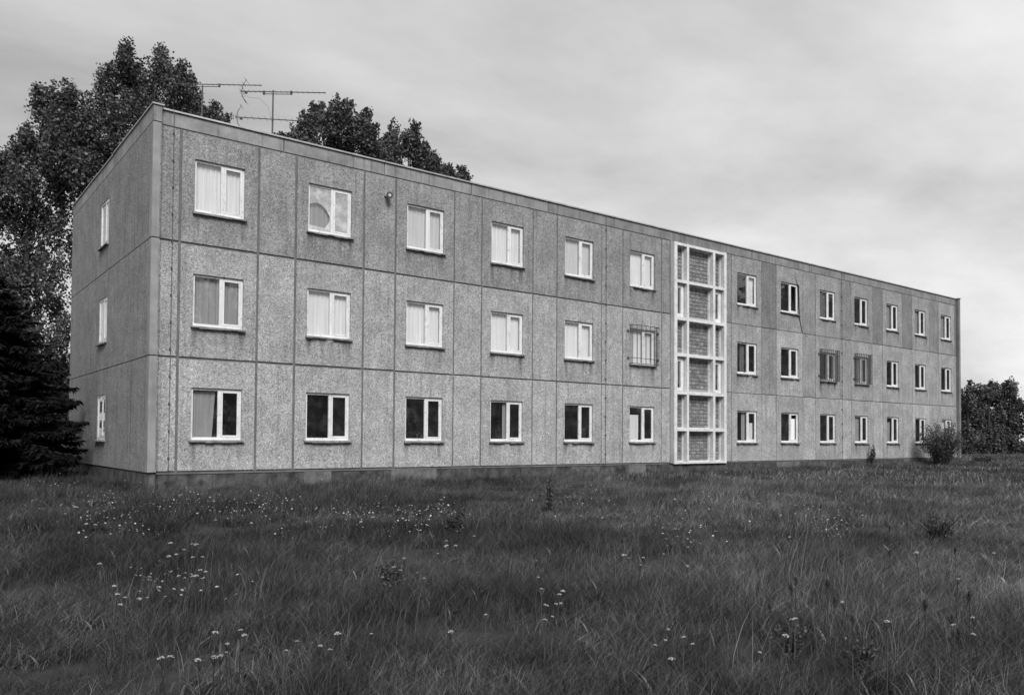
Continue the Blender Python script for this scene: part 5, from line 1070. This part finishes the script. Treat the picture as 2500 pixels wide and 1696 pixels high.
near = ring_points(2.2, 11, 19, R(56)); mid = ring_points(11, 26, 7.5, R(46)); far = ring_points(26, 95, 1.5, R(42))
protos = [tuft('t', 270, .26, .06, .22, .0027, 1.05, s) for s in range(5)] + [tuft('t', 220, .36, .08, .25, .0050, .9, 20+s) for s in range(4)] + [tuft('t', 160, .85, .10, .24, .016, .6, 40+s) for s in range(3)] + [tuft('t', 34, .16, .07, .17, .016, 1.0, 60+s, .1) for s in range(2)] + [tuft('t', 16, .25, .26, .46, .0026, .55, 70+s, 1.0) for s in range(2)]
P = np.concatenate([near, mid, far])
idx = np.concatenate([rgn.integers(0, 5, len(near)), rgn.integers(5, 9, len(mid)), rgn.integers(9, 12, len(far))])
extra = ring_points(2.5, 24, 2.6, R(54)); extra2 = ring_points(2.5, 30, 1.7, R(54))
P = np.concatenate([P, extra, extra2]); idx = np.concatenate([idx, rgn.integers(12, 14, len(extra)), rgn.integers(14, 16, len(extra2))])
hn = .30+1.15*vnoise(P[:, 0], P[:, 1], .45, 5)*(.5+vnoise(P[:, 0], P[:, 1], 1.3, 6))
nearwall = np.clip(-P[:, 1]/2.0, .62, 1)*(.55+1.15*vnoise(P[:, 0], P[:, 1], 1.1, 8))
hn = hn*np.where((P[:, 0] > -1) & (P[:, 1] > -2.5) & (P[:, 1] < 1), nearwall, 1)
gapn = vnoise(P[:, 0], P[:, 1], .9, 31)*.55+vnoise(P[:, 0], P[:, 1], 2.3, 32)*.45
keep = ~((gapn < .33) & (rgn.random(len(P)) < .72))      # thin, dark hollows between the tussocks
P, idx, hn = P[keep], idx[keep], hn[keep]
# rank growth against the walls
wx = rgn.uniform(-.4, 42.2, 620); wy = -.16-rgn.random(620)**1.5*.8
kp = vnoise(wx, wy*0, .9, 11) > .36
ex = -.2-rgn.random(150)*.7; ey = rgn.uniform(-.4, 9.5, 150)
W = np.concatenate([np.stack([wx[kp], wy[kp]], 1), np.stack([ex, ey], 1)])
P = np.concatenate([P, W]); idx = np.concatenate([idx, rgn.choice([5, 6, 7, 8, 12, 13, 14, 15], len(W), p=[.17, .17, .17, .17, .06, .06, .1, .1])])
hn = np.concatenate([hn, rgn.uniform(.9, 1.75, len(W))*(.55+.8*vnoise(W[:, 0], W[:, 1], .7, 12))])
P3 = np.concatenate([P, gh(P[:, 0], P[:, 1])[:, None]], 1)
P3[:, 2] = np.where((abs(P[:, 0]-15) > 60), -.38, P3[:, 2])
rz = -.65+rgn.normal(0, .55, len(P))
rots = np.stack([rgn.normal(0, .06, len(P)), rgn.normal(0, .06, len(P)), rz], 1)
sc = rgn.uniform(.85, 1.15, len(P))
scl = np.stack([sc, sc, sc*hn], 1)
scatter('meadow_grass', 'long unmown grass covering the ground in front of the block', P3, rots, scl, idx, protos)

# ------------------------------------------------------------------ flowers
def umbel_mesh(seed, r=.018):
    rg = np.random.default_rng(seed); b = MB()
    for i in range(22):
        a = rg.uniform(0, 6.283); q_ = r*math.sqrt(rg.random())
        x, y = q_*math.cos(a), q_*math.sin(a); z = .009*(1-(q_/r)**2)+rg.uniform(-.003, .003)
        s = rg.uniform(.0035, .0055); k0 = len(b.v)
        b.v += [(x, y, z+.004), (x+s, y, z), (x+s*.3, y+s, z), (x-s*.8, y+s*.6, z), (x-s*.8, y-s*.6, z), (x+s*.3, y-s, z)]
        b.f += [(k0, k0+1+j, k0+1+(j+1) % 5) for j in range(5)]
    return b.mesh('flower_head', M['petal'])
heads = [umbel_mesh(i) for i in range(4)]
stems = []
for i in range(3):
    b = MB().tube([(0, 0, -1), (.02, .01, -.5), (0, 0, 0)], [.0035, .003, .0025], 4, False)
    for k_ in range(7):
        a = k_*.9; b.tube([(.01, .005, -.12), (.02*math.cos(a), .02*math.sin(a), 0.004)], .0014, 3, False)
    stems.append(b.mesh('stem', M['weed']))
def flower(x, y, label, group, i):
    g = float(gh(x, y)); h = .36+.08*rng.random()
    t = empty('white_wildflower', (x, y, g), rng.uniform(0, 6)); tag(t, label, 'flower', group)
    s = link('stem', stems[i % 3], t, (0, 0, h)); s.scale = (1, 1, h)
    hd = link('flower_head', heads[i % 4], t, (0, 0, h)); k_ = rng.uniform(.55, 1.25)*(.72 if math.hypot(x+4.8, y+20.6) < 7 else 1); hd.scale = (k_, k_, k_)
    hd.rotation_euler = (rng.uniform(-.25, .25), rng.uniform(-.25, .25), 0)
ORD = ['leftmost', 'second from the left', 'third from the left', 'fourth from the left', 'fifth from the left', 'sixth from the left', 'seventh from the left',
       'eighth from the left', 'ninth from the left', 'tenth from the left', 'eleventh from the left', 'twelfth from the left', 'thirteenth from the left',
       'fourteenth from the left', 'fifteenth from the left', 'sixteenth from the left', 'seventeenth from the left', 'eighteenth from the left', 'nineteenth from the left', 'twentieth from the left']
def where(x, y, side):
    d = math.hypot(x+4.8, y+20.6)
    k_ = 0 if d < 4.4 else 1 if d < 6.5 else 2 if d < 10 else 3
    return ('bottom edge of the picture', 'foreground grass', 'middle of the meadow', 'grass nearest the building')[k_] + ', ' + side
def in_order(items):
    """groups of points by zone, each ordered from left to right as seen from the camera"""
    zones = {}
    for x, y, wh in items:
        zones.setdefault(wh, []).append((-math.atan2(y+20.6, x+4.8), x, y))
    for wh, l in zones.items():
        l.sort()
        for k_, (_, x, y) in enumerate(l):
            yield x, y, wh, ('rightmost' if k_ == len(l)-1 and k_ else ORD[k_])
items = [(x, y, where(x, y, side)) for L_, side in ((FLOWERS_LEFT, 'left'), (FLOWERS_MIDDLE, 'centre'), (FLOWERS_RIGHT, 'right')) for x, y in L_]
for i, (x, y, wh, o_) in enumerate(in_order(items)):
    flower(x, y, 'flat white wildflower, '+o_+' in the '+wh, 'white wildflowers in the '+wh, i)
# dark seed heads
sb = MB().tube([(0, 0, -.028), (0, 0, -.012), (0, 0, .006), (0, 0, .026), (0, 0, .036)], [.005, .014, .016, .011, .004], 7).mesh('seed_head', M['seed'])
for i, (x, y, wh, o_) in enumerate(in_order([(x, y, 'meadow at the right' if i < 16 else 'meadow centre') for i, (x, y) in enumerate(SEEDS)])):
    g = float(gh(x, y)); h = .40+.08*rng.random()
    t = empty('dried_seed_head', (x, y, g)); tag(t, 'dark seed head, '+o_+' in the '+wh, 'seed head', 'dark seed heads in the '+wh)
    s = link('stem', stems[i % 3], t, (0, 0, h)); s.scale = (1, 1, h)
    hd = link('seed_head', sb, t, (0, 0, h)); k_ = rng.uniform(.45, .8); hd.scale = (k_,)*3
# drifts of small flowers too many to count
rg5 = np.random.default_rng(9); V = []; F = []
for (x, y) in SMALL:
    x += rg5.normal()*.12; y += rg5.normal()*.12
    if -.3 < x < 42.3 and y > -.12: y = -.2-rg5.random()*.5
    z = float(gh(x, y))+rg5.uniform(.16, .36); s = rg5.uniform(.006, .015)
    k0 = len(V); tl = rg5.normal(0, .35, 2)
    V.append((x, y, z+s*.5))
    for j in range(6):
        a = j*math.pi/3; V.append((x+s*math.cos(a), y+s*math.sin(a), z+tl[0]*s*math.cos(a)+tl[1]*s*math.sin(a)))
    F += [(k0, k0+1+j, k0+1+(j+1) % 6) for j in range(6)]
tag(link('small_white_flowers', np_mesh('small_white_flowers', V, F, M['petal'])), 'drifts of tiny white flowers scattered through the grass', 'flowers', None, 'stuff')

# ------------------------------------------------------------------ the wood across the meadow, seen only as reflections in the panes
rg6 = np.random.default_rng(15); lob = []
for k_ in range(150):       # far wood
    x = rg6.uniform(-60, 110); y = -76+rg6.normal()*3; hgt = rg6.uniform(7.5, 10.5)
    for z in np.arange(1.5, hgt, 2.4): lob.append((x+rg6.normal()*.8, y+rg6.normal(), z, 2.3, 1))
for k_ in range(60):        # nearer, taller trees beyond the right end
    x = rg6.uniform(52, 120); y = -20-(x-52)*.12+rg6.normal()*3; hgt = rg6.uniform(11, 15)+(x-52)*.06
    for z in np.arange(1.5, hgt, 2.6): lob.append((x+rg6.normal(), y+rg6.normal(), z, 2.5, 1))
for z in np.arange(1.5, 17, 2.3):   # one tall tree opposite the first window column
    for _ in range(2): lob.append((20.0+rg6.normal()*1.3, -64+rg6.normal(), z, 2.2, 1))
lob = [(a, b_, c_, d_, e_) for a, b_, c_, d_, e_ in lob]
pts = []
for (x, y, z, r, d_) in lob:
    u = rg6.normal(size=(260, 3)); u /= np.linalg.norm(u, axis=1)[:, None]
    pts.append(np.array([x, y, z])+u*r*rg6.uniform(.2, 1.1, (260, 1)))
v, f = leaf_quads(rg6, np.concatenate(pts), .62)
tag(link('far_wood', np_mesh('far_wood', v, f, M['broad'])), 'dark wood across the meadow reflected in the window panes', 'trees', None, 'stuff')
